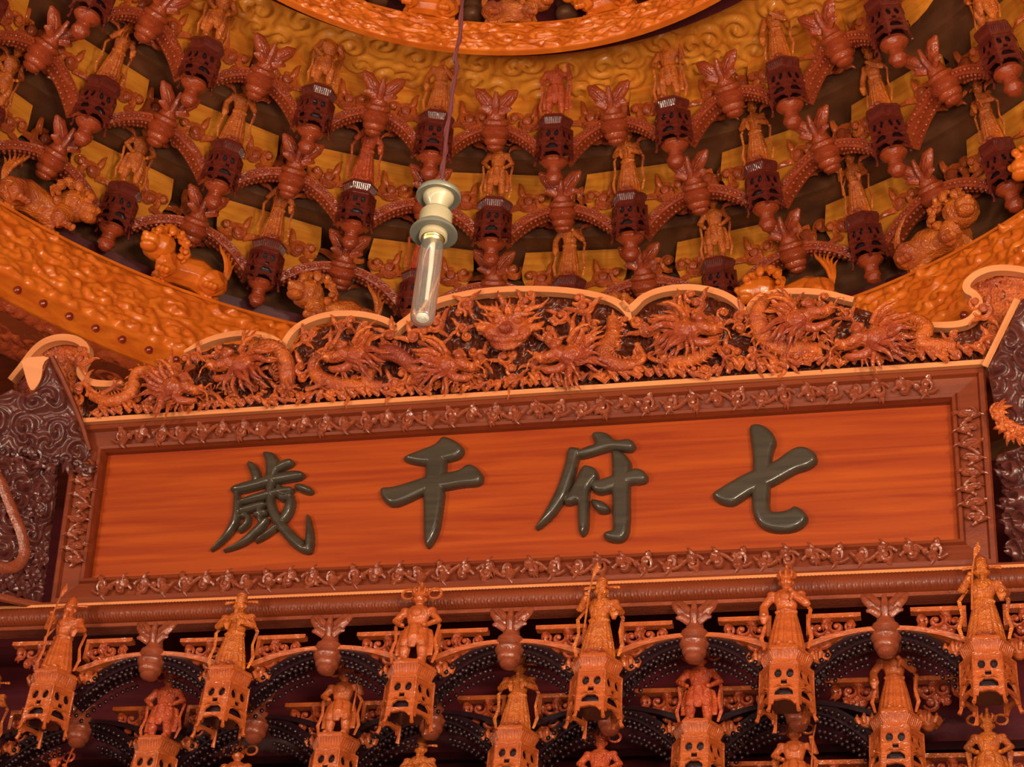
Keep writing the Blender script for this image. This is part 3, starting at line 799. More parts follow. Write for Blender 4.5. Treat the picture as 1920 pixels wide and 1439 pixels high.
# ================================================================== BRACKET KIT
# every piece is modelled around the unit's own foot: x along the wall, z up, -y towards the hall
def pedestal_meshes(body_mat):
    n = 6; R = .082; ph = PI / 6 + PI / 6
    P = {}
    ang = [PI / 6 + PI / 3 * i + PI / 2 - PI / 3 for i in range(6)]      # a flat face to the front (-y)
    def hexa(mb, r0, z0, r1, z1):
        vs = [(r0 * math.cos(a), r0 * math.sin(a), z0) for a in ang] + [(r1 * math.cos(a), r1 * math.sin(a), z1) for a in ang]
        fs = [(i, (i + 1) % 6, 6 + (i + 1) % 6, 6 + i) for i in range(6)] + [tuple(range(5, -1, -1)), tuple(range(6, 12))]
        mb.add(vs, fs)
    mb = MB(); hexa(mb, R * .92, 0, R * .84, .010); hexa(mb, R * .93, -.006, R * .93, .001); P['cap'] = mb.mesh('cap', body_mat, False)
    mb = MB()
    hexa(mb, R * .76, -.032, R * .90, -.006); hexa(mb, R * .84, -.046, R * .80, -.032)
    for i in range(6):
        a, b = ang[i], ang[(i + 1) % 6]
        p0 = Vector((R * .90 * math.cos(a), R * .90 * math.sin(a), 0)); p1 = Vector((R * .90 * math.cos(b), R * .90 * math.sin(b), 0))
        nn = ((p0 + p1) / 2).normalized()
        for j in range(8):
            p = p0.lerp(p1, (j + .8) / 8.6) + nn * .001
            mb.tube([p + Vector((0, 0, -.007)), p + Vector((0, 0, -.032)) - nn * .0115], .0028, 6)
    P['fluted_band'] = mb.mesh('fluted_band', body_mat)
    mb = MB(); hexa(mb, R * .94, -.052, R * .94, -.044); P['lower_moulding'] = mb.mesh('lower_moulding', body_mat, False)
    mb = MB(); hexa(mb, R * .66, -.150, R * .74, -.052); P['core'] = mb.mesh('core', 'shade_wood', False)  # dark colour puts the shade behind the piercings into the core
    # pierced panel: a screen with two square eyes, a lozenge and a wide arch
    W0 = R * .88 / 1.0 / 2; W1 = R * .97 / 2
    zt, zb = -.052, -.175
    out = [(-W0, zt), (W0, zt), (W1, zb), (W1 * .72, zb), (W1 * .66, zb + .004), (W1 * .45, zb + .012), (.0, zb + .016), (-W1 * .45, zb + .012), (-W1 * .66, zb + .012), (-W1 * .72, zb), (-W1, zb)]
    def rr(cx, cz, a, b, k=8, dz=0): return [(cx + a * math.cos(2 * PI * i / k + PI / k), cz + b * math.sin(2 * PI * i / k + PI / k)) for i in range(k)]
    holes = [rr(-.0165, zt - .028, .0108, .0150), rr(.0165, zt - .028, .0108, .0150), rr(0, zt - .055, .0120, .0095, 4), [(-.024, zt - .082), (-.012, zt - .072), (.012, zt - .072), (.024, zt - .082), (.026, zt - .096), (-.026, zt - .096)]]
    mb = MB(); mb.poly([out] + holes, 0, .008)
    for s in (-1, 1):
        mb.tube([(s * .027, -.002, zt - .072), (s * .014, -.005, zt - .066), (s * .002, -.004, zt - .070)], [.002, .0036, .0018], 6)
    P['pierced_panel'] = mb.mesh('pierced_panel', body_mat, False)
    mb = MB(); mb.tube([(0, 0, -.048), (0, -.001, -.12), (0, -.004, -.182), (0, -.010, -.196)], [.0046, .0046, .005, .0065], 6)
    P['corner_post'] = mb.mesh('corner_post', body_mat)
    mb = MB()
    prof = [(.050, -.170), (.056, -.185), (.046, -.198), (.030, -.21), (.030, -.235), (.036, -.24), (.038, -.252), (.030, -.26), (.026, -.275), (.010, -.285), (.001, -.286)] if body_mat == 'drum' else [(.046, -.185), (.050, -.195), (.040, -.205), (.026, -.215), (.020, -.225)]
    mb.lathe(prof, 18)
    P['turned_drop'] = mb.mesh('turned_drop', 'arm' if body_mat == 'drum' else 'shade_wood')
    return P, ang, R
def make_pedestal(mat, label, group, mw):
    P, ang, R = pedestal_meshes(mat)
    t = thing('pedestal', label, 'pedestal', mw, group)
    for k in ('cap', 'fluted_band', 'lower_moulding', 'core') + (('turned_drop',) if mat == 'drum' else ()): put(k, P[k], t)
    for i in range(6):
        a, b = ang[i], ang[(i + 1) % 6]
        m = (a + b) / 2 if abs(a - b) < PI else (a + b) / 2 + PI
        rr = R * .86 * math.cos(PI / 6)
        if math.sin(m) > .9: continue          # the face against the wall is not carved
        put('pierced_panel', P['pierced_panel'], t, Matrix.Translation((rr * math.cos(m), rr * math.sin(m), 0)) @ Matrix.Rotation(m + PI / 2, 4, 'Z') @ Matrix.Rotation(-.06, 4, 'X'))
        put('corner_post', P['corner_post'], t, Matrix.Translation((R * .89 * math.cos(a), R * .89 * math.sin(a), 0)) @ Matrix.Rotation(a + PI / 2, 4, 'Z'))
    return t

# ---- figurines
def figurine(seed, pose, scale=.27):
    r = random.Random(seed); mb = MB(); S = scale
    def v(*p): return tuple(q * S for q in p)
    def el(c, rd, rot=None): mb.ell(v(*c), v(*rd), rot, 10, 8)
    def tb(pts, rad, n=8, fl=1.0): mb.tube([v(*p) for p in pts], [q * S for q in rad], n, fl)
    robe = pose in (0, 3, 4)
    tb([(0, 0, -.01), (0, 0, .035)], [.17, .15], 12)
    if robe:
        mb.lathe([(q * S, z * S) for q, z in ((.155, .03), (.150, .10), (.125, .25), (.105, .38), (.088, .46))], 14, 1, .78)
        for i in range(9):
            a = -PI + PI * (i + .5) / 9
            tb([(.15 * math.cos(a), .12 * math.sin(a), .03), (.125 * math.cos(a), .10 * math.sin(a), .22), (.09 * math.cos(a), .075 * math.sin(a), .44)], [.022, .017, .010], 6)
        for s in (-1, 1): el((s * .05, -.13, .04), (.035, .06, .028))
    else:
        for s in (-1, 1):
            tb([(s * .045, 0, .47), (s * .075, -.035, .30), (s * .085, -.01, .12), (s * .09, -.02, .05)], [.070, .062, .044, .040], 10)
            el((s * .095, -.07, .05), (.038, .065, .030))
            tb([(s * .078, -.06, .30), (s * .09, -.062, .22)], [.045, .035], 8)
        tb([(0, -.085, .46), (0, -.10, .34), (0, -.085, .20)], [.045, .050, .035], 8, .5)
        for s in (-1, 1):
            tb([(s * .10, .02, .46), (s * .14, .02, .30), (s * .15, .0, .14)], [.05, .045, .03], 8, .6)
    mb.lathe([(q * S, z * S) for q, z in ((.088, .42), (.098, .48), (.086, .52), (.104, .60), (.116, .68), (.085, .735), (.04, .76), (.036, .80))], 14, 1, .72)
    tb([(-.09, -.02, .47), (0, -.085, .475), (.09, -.02, .47)], [.022, .028, .022], 8)
    el((0, -.075, .64), (.055, .028, .050)); 
    for s in (-1, 1): el((s * .125, 0, .70), (.048, .048, .036))
    def arm(s, el_, ha, sleeve=True):
        tb([(s * .115, 0, .70), (s * el_[0], el_[1], el_[2]), (s * ha[0], ha[1], ha[2])], [.044, .040, .026], 8)
        if sleeve: tb([(s * el_[0], el_[1], el_[2]), (s * ha[0] * .98, ha[1] * .9, ha[2] - .015), (s * ha[0] * 1.0, ha[1] * .85, ha[2] - .10)], [.040, .048, .018], 8, .7)
        el((s * ha[0], ha[1] - .018, ha[2]), (.026, .026, .026))
    if pose == 0: arm(1, (.175, -.03, .57), (.06, -.14, .60)); arm(-1, (.175, -.03, .57), (.05, -.14, .58))
    if pose == 1: arm(1, (.20, -.02, .60), (.17, -.10, .74), False); arm(-1, (.19, -.02, .56), (.10, -.10, .47), False)
    if pose == 2: arm(1, (.20, -.02, .56), (.10, -.09, .46), False); arm(-1, (.20, -.02, .56), (.11, -.09, .46), False)
    if pose == 3: arm(1, (.19, -.02, .56), (.15, -.14, .52)); arm(-1, (.18, -.04, .60), (.10, -.15, .72))
    if pose == 4: arm(1, (.18, -.03, .56), (.05, -.14, .66)); arm(-1, (.20, .0, .55), (.19, -.06, .42))
    # head and face
    el((0, -.012, .835), (.058, .064, .072)); el((0, -.07, .828), (.013, .020, .022)); el((0, -.058, .862), (.046, .018, .014))
    el((0, -.060, .798), (.024, .014, .010))
    for s in (-1, 1):
        el((s * .022, -.064, .846), (.012, .010, .008)); el((s * .034, -.050, .816), (.018, .020, .018)); el((s * .060, -.01, .832), (.012, .018, .026))
    if pose in (0, 3): tb([(0, -.066, .785), (0, -.085, .73), (0, -.095, .66)], [.026, .024, .006], 8)
    body = sculpt(mb, 'body', 'figure', .0024, .45, 1)
    # headdress
    mb = MB()
    if pose in (0, 3):
        mb.lathe([(q * S, z * S) for q, z in ((.062, .875), (.066, .90), (.050, .93), (.052, .98), (.030, 1.02), (.008, 1.03))], 14)
        for s in (-1, 1): tb([(s * .055, 0, .90), (s * .10, .01, .905), (s * .15, .01, .90), (s * .165, .01, .885)], [.012, .015, .020, .008], 7, .5)
    else:
        mb.lathe([(q * S, z * S) for q, z in ((.064, .870), (.070, .895), (.056, .92), (.040, .96), (.018, 1.0), (.012, 1.03), (.018, 1.045), (.003, 1.07))], 14)
        for i in range(5):
            a = -PI + PI * i / 4; tb([(.062 * math.cos(a), .06 * math.sin(a), .89), (.075 * math.cos(a), .07 * math.sin(a), .94), (.06 * math.cos(a), .06 * math.sin(a), .985)], [.014, .016, .003], 6)
    hat = mb.mesh('headdress', 'figure')
    mb = MB()
    if pose in (1, 2):                        # looping ribbons beside the head
        for s in (-1, 1):
            tb([(s * (.125 + .062 * math.cos(t)), .03, .93 + .062 * math.sin(t)) for t in [2 * PI * i / 14 for i in range(15)]], [.0145] * 15, 6)
    for s in (-1, 1):                         # long sashes falling to the base
        tb([(s * .13, .03, .66), (s * .205, .02, .52), (s * .185, .0, .34), (s * .215, -.01, .18), (s * .185, -.02, .04)], [.012, .018, .014, .019, .012], 6, .45)
    rib = mb.mesh('ribbon', 'figure')
    prop = None
    if pose in (1, 3):
        mb = MB()
        x = .17 if pose == 1 else -.10; yy = -.12 if pose == 1 else -.17
        mb.tube([v(x, yy, .30), v(x + .02, yy, .74), v(x + .06, yy, 1.0)], [.010 * S, .010 * S, .008 * S], 6)
        mb.tube([v(x + .05, yy, .93), v(x + .075, yy, 1.02), v(x + .085, yy, 1.10)], [.012 * S, .030 * S, .002 * S], 6, .4)
        prop = mb.mesh('spear', 'figure')
    return body, hat, rib, prop
FIG = [figurine(i, i) for i in range(5)]
POSE = ['robed figurine with clasped sleeves', 'warrior figurine raising a spear', 'warrior figurine with ribbon loops', 'bearded figurine with a spear', 'robed figurine with a lowered arm']
def make_figure(k, label, group, mw, mat=None):
    b_, h_, r_, p_ = FIG[k]
    t = thing('figurine', label, 'figurine', mw, group)
    put('body', b_, t); put('headdress', h_, t); put('ribbon', r_, t)
    if p_: put('spear', p_, t)
    if mat: recolour(t, mat)
    return t

# ---- turned drop finial with a pair of carved wings
def finial_meshes(mat):
    mb = MB()
    mb.lathe([(.020, .085), (.024, .05), (.030, .028), (.040, .022), (.042, .012), (.034, .004), (.040, -.004), (.045, -.016), (.040, -.028), (.034, -.032), (.037, -.040), (.033, -.050), (.026, -.054), (.028, -.061), (.022, -.069), (.010, -.074), (.001, -.075)], 22)
    bud = mb.mesh('turned_bud', mat)
    mb = MB()
    for s in (-1, 1):
        mb.tube([(s * .012, -.012, .050), (s * .028, -.022, .080), (s * .050, -.022, .105), (s * .066, -.014, .118)], [.014, .022, .019, .005], 8, .55)
        mb.tube([(s * .014, -.020, .048), (s * .038, -.030, .062), (s * .052, -.028, .058)], [.012, .013, .004], 7, .6)
        mb.tube([(s * .020, -.036, .070), (s * .040, -.038, .095), (s * .056, -.028, .110)], [.003, .005, .002], 6)
    mb.tube([(0, -.018, .045), (0, -.030, .075), (0, -.024, .112)], [.010, .012, .006], 8)
    return bud, mb.mesh('wing_carving', mat)
# ---- bracket arm arching down from a finial to the neighbouring pedestal, studded with beads
def arm_meshes(mat, mat2):
    mb = MB(); cur = []
    for i in range(13):
        t = i / 12; cur.append((.030 + .190 * t, .0, .028 - .012 * t - .105 * t ** 1.9))
    vs = []; fs = []
    for i, (x, y, z) in enumerate(cur):
        a = cur[max(i - 1, 0)]; b = cur[min(i + 1, 12)]
        dx, dz = b[0] - a[0], b[2] - a[2]; l = math.hypot(dx, dz); nx, nz = dz / l, -dx / l
        hw = .034; th = .030
        for yy, k in ((-hw, 0), (hw, 0), (hw, 1), (-hw, 1)): vs.append((x + nx * th * k, yy, z + nz * th * k))
    for i in range(12):
        for j in range(4): fs.append((4 * i + j, 4 * i + (j + 1) % 4, 4 * i + 4 + (j + 1) % 4, 4 * i + 4 + j))
    fs += [(3, 2, 1, 0), (48, 49, 50, 51)]
    mb.add(vs, fs); board = mb.mesh('arm_board', mat, False)
    bd = MB()
    for i in range(1, 12):
        x, y, z = cur[i]; a = cur[i - 1]; b = cur[i + 1]; dx, dz = b[0] - a[0], b[2] - a[2]; l = math.hypot(dx, dz); nx, nz = dz / l, -dx / l
        for yy in (-.020, .018): bd.ell((x + nx * .032, yy, z + nz * .032), (.0060, .0060, .0060), nu=8, nv=5)
        bd.ell((x + nx * .015, -.036, z + nz * .015), (.0066, .0066, .0066), nu=8, nv=5)
    return board, bd.mesh('bead_studs', mat2)
# ---- pierced side bracket: bar, foliage and small lotus cup
def side_meshes():
    r = random.Random(4)
    bar = MB(); bar.poly([[(.050, .118), (.205, .118), (.205, .106), (.188, .104), (.062, .104), (.062, .050), (.050, .050)]], -.022, .006)
    fo = MB()
    for x, z, s, a in ((.085, .075, .024, .5), (.135, .080, .022, 2.2), (.175, .082, .015, 4), (.100, .035, .022, 3.3), (.145, .045, .016, 1), (.078, .0, .016, 5)):
        curl(fo, x, z, s, a, 1.3, .006, -.004, r.choice((-1, 1)), .010, 6, 14)
    for _ in range(10):
        x = r.uniform(.065, .185); z = r.uniform(-.005 + (x - .06) * .6, .098)
        leaf(fo, x, z, .030, .016, r.uniform(0, 6.3), -.004, .012, 3)
    cup = MB()
    cup.lathe([(.004, -.052), (.012, -.048), (.022, -.036), (.030, -.022), (.030, -.014), (.018, -.016)], 14, mat=Matrix.Translation((.086, -.008, 0)))
    for i in range(9):
        a = 2 * PI * i / 9; cup.tube([(.086 + .026 * math.cos(a), -.008 + .026 * math.sin(a), -.032), (.086 + .036 * math.cos(a), -.008 + .036 * math.sin(a), -.016), (.086 + .034 * math.cos(a), -.008 + .034 * math.sin(a), -.004)], [.007, .008, .002], 6)
    return bar, fo, cup
_b, _f, _c = side_meshes()
SIDE = (_b.mesh('top_bar', 'pedestal', False), _f.mesh('pierced_foliage', 'arm'), _c.mesh('lotus_cup', 'pedestal'))
ORD = ['first', 'second', 'third', 'fourth', 'fifth', 'sixth', 'seventh', 'eighth', 'ninth', 'tenth', 'eleventh', 'twelfth', 'thirteenth', 'fourteenth', 'fifteenth', 'sixteenth']
def project(p):
    d = Vector(p) - CAM; z = d.dot(FWD); return 960 + F_PX * d.dot(RIGHT) / z, 719.5 + F_PX * d.dot(DOWN) / z

# ================================================================== BRACKETS BELOW THE PLAQUE
ROWS = [  # (name of the row, y of the pedestals, image points of pedestal tops, material of figures)
 ('front row below the plaque', -.12, [(-240, 1280), (103, 1275), (428, 1272), (772, 1262), (1120, 1250), (1475, 1235), (1850, 1215), (2230, 1200)], .27),
 ('second row below the plaque', .10, [(-40, 1412), (295, 1403), (630, 1398), (965, 1384), (1310, 1370), (1680, 1348), (2060, 1330)], .25),
 ('bottom row below the plaque', .24, [(75, 1560), (425, 1548), (775, 1538), (1120, 1525), (1490, 1508), (1860, 1490)], .25),
]
PBUD, PWING = finial_meshes('vine')
ARMB, ARMS = arm_meshes('shade_wood', 'shade_wood'); ARMO = arm_meshes('pedestal', 'shade_wood')[0]  # near-black boards and beads carry the shade below the plaque
N_y = Vector((0, -1, 0))
ped0 = None
fin0 = None
poses = [[3, 0, 2, 3, 4, 3, 1, 4, 0], [0, 2, 1, 0, 2, 4, 3], [1, 2, 0, 2, 1, 2, 0]]
for ri, (rn, yy, pts, fs_) in enumerate(ROWS):
    xs = [on_plane(u, v, (0, yy, 0), N_y) for u, v in pts]
    zz = sum(p.z for p in xs) / len(xs)
    keep = [i for i, (u, v) in enumerate(pts) if -80 < u < 2000]; xs = [xs[i] for i in keep]; vis = list(range(len(xs)))
    for i, p in enumerate(xs):
        p = Vector((p.x, yy, p.z * .7 + zz * .3)); mw = Matrix.Translation(p)
        o_ = ORD[i]
        if ped0 is None:
            ped0 = make_pedestal('pedestal', '', None, mw); pd = ped0
        else: pd = dup(ped0, '', mw)
        pd['label'] = 'orange pierced pedestal, %s from the left, %s' % (o_, rn); pd['group'] = 'pierced pedestals below the plaque'
        k = poses[ri][i]
        f_ = make_figure(k, '%s, %s from the left, %s' % (POSE[k], o_, rn), 'figurines below the plaque', mw @ Matrix.Translation((0, -.004, .011)) @ Matrix.Scale(fs_ / .27, 4) @ Matrix.Diagonal((1.22, 1.12, 1, 1)), ['pedestal', 'figure', 'figure_red'][(i + ri) % 3] if ri else ('pedestal' if i % 2 == 0 else 'figure'))
        # pierced brackets on both sides
        for s in (-1, 1):
            sb = thing('side_bracket', 'pierced foliage bracket %s of the %s pedestal, %s' % ('left' if s < 0 else 'right', o_, rn), 'bracket',
                       Matrix.Translation((p.x, yy + .07, p.z + .045)) @ Matrix.Scale(s, 4, (1, 0, 0)), 'pierced side brackets below the plaque')
            put('top_bar', SIDE[0], sb); put('pierced_foliage', SIDE[1], sb); put('lotus_cup', SIDE[2], sb)
    # finials and arms between the pedestals
    for i in range(len(xs) - 1):
        c = (xs[i] + xs[i + 1]) / 2; half = (xs[i + 1].x - xs[i].x) / 2
        z = zz + .090; mw = Matrix.Translation((c.x, yy + .05, z))
        u, v = project((c.x, yy, z))
        where = 'right of the %s pedestal, %s' % (ORD[i], rn)
        t = thing('drop_finial', 'winged wooden bud ' + where, 'finial', mw, 'winged buds below the plaque')
        put('turned_bud', PBUD, t); put('wing_carving', PWING, t)
        for s in (-1, 1):
            a = thing('bracket_arm', 'beaded arm falling %s from the %s bud, %s' % ('left' if s < 0 else 'right', ORD[i], rn), 'bracket arm',
                      Matrix.Translation((c.x, yy + .07, z + .0)) @ Matrix.Scale(s * (half - .03) / .22, 4, (1, 0, 0)), 'bead-studded arms below the plaque')
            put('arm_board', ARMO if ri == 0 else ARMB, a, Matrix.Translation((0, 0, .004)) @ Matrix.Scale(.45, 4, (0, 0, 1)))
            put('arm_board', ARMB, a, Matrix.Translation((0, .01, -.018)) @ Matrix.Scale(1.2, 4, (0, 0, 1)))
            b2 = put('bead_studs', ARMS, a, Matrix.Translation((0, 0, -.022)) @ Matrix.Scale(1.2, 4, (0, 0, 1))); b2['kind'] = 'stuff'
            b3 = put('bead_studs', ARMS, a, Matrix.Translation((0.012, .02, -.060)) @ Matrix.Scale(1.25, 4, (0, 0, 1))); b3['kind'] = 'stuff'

_before = set(SC.objects)
# ================================================================== BRACKETS OF THE ROUND CEILING
def dome_mat(r, a, z, tilt):
    return Matrix.Translation((DC.x + r * math.sin(a), DC.y + r * math.cos(a), z)) @ Matrix.Rotation(-a, 4, 'Z') @ Matrix.Rotation(tilt, 4, 'X')
TN = ['lowest ceiling row', 'middle ceiling row', 'upper ceiling row']
DBUD, DWING = finial_meshes('arm')
DARM, DSTUD = arm_meshes('arm', 'arm')
STEP = math.radians(15)
pedd = None
# rounded golden boards behind the figurines
mb = MB()
lp = [(-.185, .20), (.185, .20)] + [(.195 * math.cos(t), .12 - .16 * math.sin(t)) for t in [PI * i / 14 for i in range(15)]]
lp = [lp[0]] + lp[:0:-1]; mb.poly([lp], -.006, .006); PLATE = mb.mesh('wall_board', 'plate', False)
mb = MB(); mb.box(0, .0, 0, .36, .05, .030); GAP_SHADE = mb.mesh('gap_shade_bar', 'shade_wood', False)  # solid bar whose dark colour imitates the shaded gap above each board
prnd = random.Random(11)
for ti in range(3):
    off = .5 if ti % 2 == 0 else 0.0
    ks = [i + off for i in range(-6, 7)]
    ks = [k for k in ks if abs(k) <= 6]
    info = []
    for k in ks:
        a = k * STEP + AZ0
        mw = dome_mat(TR[ti], a, TZ[ti] + .028, .30)
        u, v = project(mw.translation); info.append((k, a, mw, u, v))
    info = [q for q in info if -90 < q[3] < 2010 and -90 < q[4]]; vis = [q[0] for q in info]
    for k, a, mw, u, v in info:
        o_ = '%s from the left' % ORD[vis.index(k)]
        if pedd is None:
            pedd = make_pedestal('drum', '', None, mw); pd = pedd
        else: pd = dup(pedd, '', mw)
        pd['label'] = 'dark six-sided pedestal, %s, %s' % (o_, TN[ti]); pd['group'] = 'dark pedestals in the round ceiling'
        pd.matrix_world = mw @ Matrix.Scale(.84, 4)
        fk = prnd.choice([0, 1, 2, 2, 3, 4])
        make_figure(fk, '%s, %s, %s' % (POSE[fk], o_, TN[ti]), 'figurines in the round ceiling',
                    mw @ Matrix.Translation((0, 0, .010)) @ Matrix.Rotation(prnd.uniform(-.12, .12), 4, 'Z') @ Matrix.Scale(prnd.uniform(.93, 1.02), 4), prnd.choice(['figure', 'figure', 'figure_red']))
        wb = put('wall_board', PLATE, ceiling, dome_mat(TR[ti] + .10, a, TZ[ti] + .03, .12))
        for sx in (-1, 1):
            put('carved_cloud', CLOUDS[(ti + int(k * 2)) % 5], ceiling, dome_mat(TR[ti] + .085, a, TZ[ti] + .03, .12) @ Matrix.Translation((sx * .115, 0, .065)) @ Matrix.Scale(1.9 * sx, 4, (1, 0, 0)) @ Matrix.Scale(1.7, 4, (0, 1, 0)) @ Matrix.Scale(1.9, 4, (0, 0, 1)))
        put('gap_shade_bar', GAP_SHADE, ceiling, dome_mat(TR[ti] + .10, a, TZ[ti] + .245, .12))
    for k, a, mw, u, v in info[:-1]:
        for dx, dz, sc_, fl_ in ((0, .10, 2.2, 1), (.10, .02, 1.7, -1), (-.10, .02, 1.7, 1)):
            put('carved_cloud', CLOUDS[(ti * 2 + int(k * 2) + int(dx * 10)) % 5], ceiling, dome_mat(TR[ti] + .165, a + STEP / 2, TZ[ti] + .07, .15) @ Matrix.Translation((dx, 0, dz)) @ Matrix.Scale(fl_, 4, (1, 0, 0)) @ Matrix.Scale(sc_, 4))
        a2 = a + STEP / 2; half = TR[ti] * math.sin(STEP / 2)
        m = dome_mat(TR[ti] + .01, a2, TZ[ti] + .010, .75) @ Matrix.Scale(1.12, 4)
        where = 'right of the %s pedestal, %s' % (ORD[vis.index(k)], TN[ti])
        t = thing('drop_finial', 'winged wooden bud ' + where, 'finial', m, 'winged buds in the round ceiling')
        put('turned_bud', DBUD, t); put('wing_carving', DWING, t)
        for s in (-1, 1):
            m2 = dome_mat(TR[ti] + .045, a2, TZ[ti] + .012, .30) @ Matrix.Scale(s * (half - .01) / .22, 4, (1, 0, 0))
            ar = thing('bracket_arm', 'beaded arm falling %s from the %s bud, %s' % ('left' if s < 0 else 'right', ORD[vis.index(k)], TN[ti]), 'bracket arm', m2, 'bead-studded arms in the round ceiling')
            put('arm_board', DARM, ar); b2 = put('bead_studs', DSTUD, ar); b2['kind'] = 'stuff'

# ---- crouching beasts on the two rings
def beast(seed):
    mb = MB()
    S = 1
    mb.tube([(.085, 0, .055), (.04, 0, .075), (-.02, 0, .070), (-.07, 0, .062)], [.046, .050, .046, .050], 12)
    mb.ell((-.092, -.030, .105), (.052, .050, .046)); mb.ell((-.125, -.060, .095), (.030, .028, .024)); mb.ell((-.145, -.074, .100), (.012, .012, .010))
    mb.ell((-.128, -.062, .072), (.026, .024, .014))
    for s in (-1, 1):
        mb.ell((-.112, -.062 + s * .024, .122), (.013, .012, .012)); mb.ell((-.072, -.045 + s * .034, .140), (.014, .010, .018))
    for x, y in ((-.065, -.040), (-.055, .030), (.080, -.044), (.090, .030)):
        mb.tube([(x, y, .055), (x + .012, y - .012, .030), (x - .004, y - .014, .012)], [.034, .024, .020], 9)
        for t in (-1, 0, 1): mb.ell((x - .010 + t * .013, y - .032, .008), (.010, .016, .010), nu=8, nv=5)
    mb.ell((.085, -.030, .050), (.048, .034, .042))
    body = sculpt(mb, 'body', 'ring' if seed == 0 else 'figure', .0028, .7, 1)
    mb = MB()
    r = random.Random(seed)
    for i in range(13):
        a = -.6 + 3.9 * i / 12
        x, z = -.070 + .052 * math.cos(a), .105 + .050 * math.sin(a)
        curl(mb, x, z, .014, r.uniform(0, 6), 1.2, .0065, -.050 - .01 * (i % 2), 1, .010, 6, 9)
    mane = mb.mesh('curly_mane', 'ring' if seed == 0 else 'figure')
    mb = MB()
    for i in range(6):
        flame(mb, .118, .075 + .006 * i, .075 + .006 * (i % 3), 1.0 + .16 * i, .8, .009, -.012 - .004 * i, .012)
    tail = mb.mesh('bushy_tail', 'ring' if seed == 0 else 'figure')
    return body, mane, tail
BEAST = [beast(0), beast(1)]
for (nm, r_, z_, st, rng, sc, where) in (('low', 2.125, .79, STEP, range(-6, 6), 1.20, 'on the golden ring behind the frieze'), ('high', 1.165, 1.445, STEP * 1.0, range(-5, 6), .86, 'on the upper ring near the top edge')):
    lst = []
    for i in rng:
        a = (i + (0.0 if nm == 'low' else .25)) * st + AZ0 + (0 if nm == 'low' else 0)
        mw = dome_mat(r_, a, z_, .06); u, v = project(mw.translation + Vector((0, 0, .06))); lst.append((i, a, mw, u, v))
    lst = [x for x in lst if -120 < x[3] < 2040 and -60 < x[4]]; vis = [x[0] for x in lst]
    for i, a, mw, u, v in lst:
        o_ = '%s from the left' % ORD[vis.index(i)]
        g = BEAST[(i + (nm == 'high')) % 2]
        t = thing('guardian_beast', 'crouching beast %s, %s' % (where, o_), 'beast carving', mw @ Matrix.Scale(sc * (-1 if i % 3 == 0 else 1), 4, (1, 0, 0)) @ Matrix.Scale(sc, 4, (0, 1, 0)) @ Matrix.Scale(sc, 4, (0, 0, 1)), 'crouching beasts on the rings')
        put('body', g[0], t); put('curly_mane', g[1], t); put('bushy_tail', g[2], t)
# drop ends showing in the dark gaps above the rings
mb = MB()
mb.lathe([(.026, .20), (.026, .06), (.036, .05), (.038, .035), (.030, .028), (.036, .018), (.040, .004), (.036, -.010), (.028, -.016), (.012, -.022), (.001, -.023)], 20)
POST = mb.mesh('turned_post', 'shell')
for nm, r_, z_, n0, offs in (('high', 1.24, 1.56, 9, .75),):
    for i in range(-n0 // 2, n0 // 2 + 1):
        a = (i + offs) * STEP + AZ0; mw = dome_mat(r_, a, z_, .25)
        u, v = project(mw.translation)
        t = put('hanging_post', POST); t.matrix_world = mw
        tag(t, 'dull turned post end in the gap above the %s ring, %s' % ('upper', ORD[i + n0 // 2] + ' from the left'), 'post', 'turned post ends above the rings')
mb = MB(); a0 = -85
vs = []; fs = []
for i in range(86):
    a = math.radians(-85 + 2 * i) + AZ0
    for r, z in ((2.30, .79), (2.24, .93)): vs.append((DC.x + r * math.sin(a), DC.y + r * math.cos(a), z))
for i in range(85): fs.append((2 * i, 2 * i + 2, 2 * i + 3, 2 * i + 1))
mb.add(vs, fs); mb.build('recess_shade', 'maroon', ceiling, True, False)  # dark sheet stands in for the shade in the gap above the big ring
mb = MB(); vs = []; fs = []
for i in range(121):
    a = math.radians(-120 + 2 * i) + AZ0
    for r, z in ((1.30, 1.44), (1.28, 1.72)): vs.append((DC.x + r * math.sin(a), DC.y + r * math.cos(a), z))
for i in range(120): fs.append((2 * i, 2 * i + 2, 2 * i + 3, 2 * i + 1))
mb.add(vs, fs); mb.build('recess_shade', 'maroon', ceiling, True, False)  # same painted shade, in the gap above the upper ring

# the whole round ceiling stands a little behind the frieze
KD = Matrix.Translation(CAM) @ Matrix.Scale(1.13, 4) @ Matrix.Translation(-CAM)
bpy.context.view_layer.update()
for ob in [x for x in SC.objects if x not in _before and x.parent is None] + [ceiling, RA, RB, SC.objects['ceiling_border']]:
    ob.matrix_world = KD @ ob.matrix_world

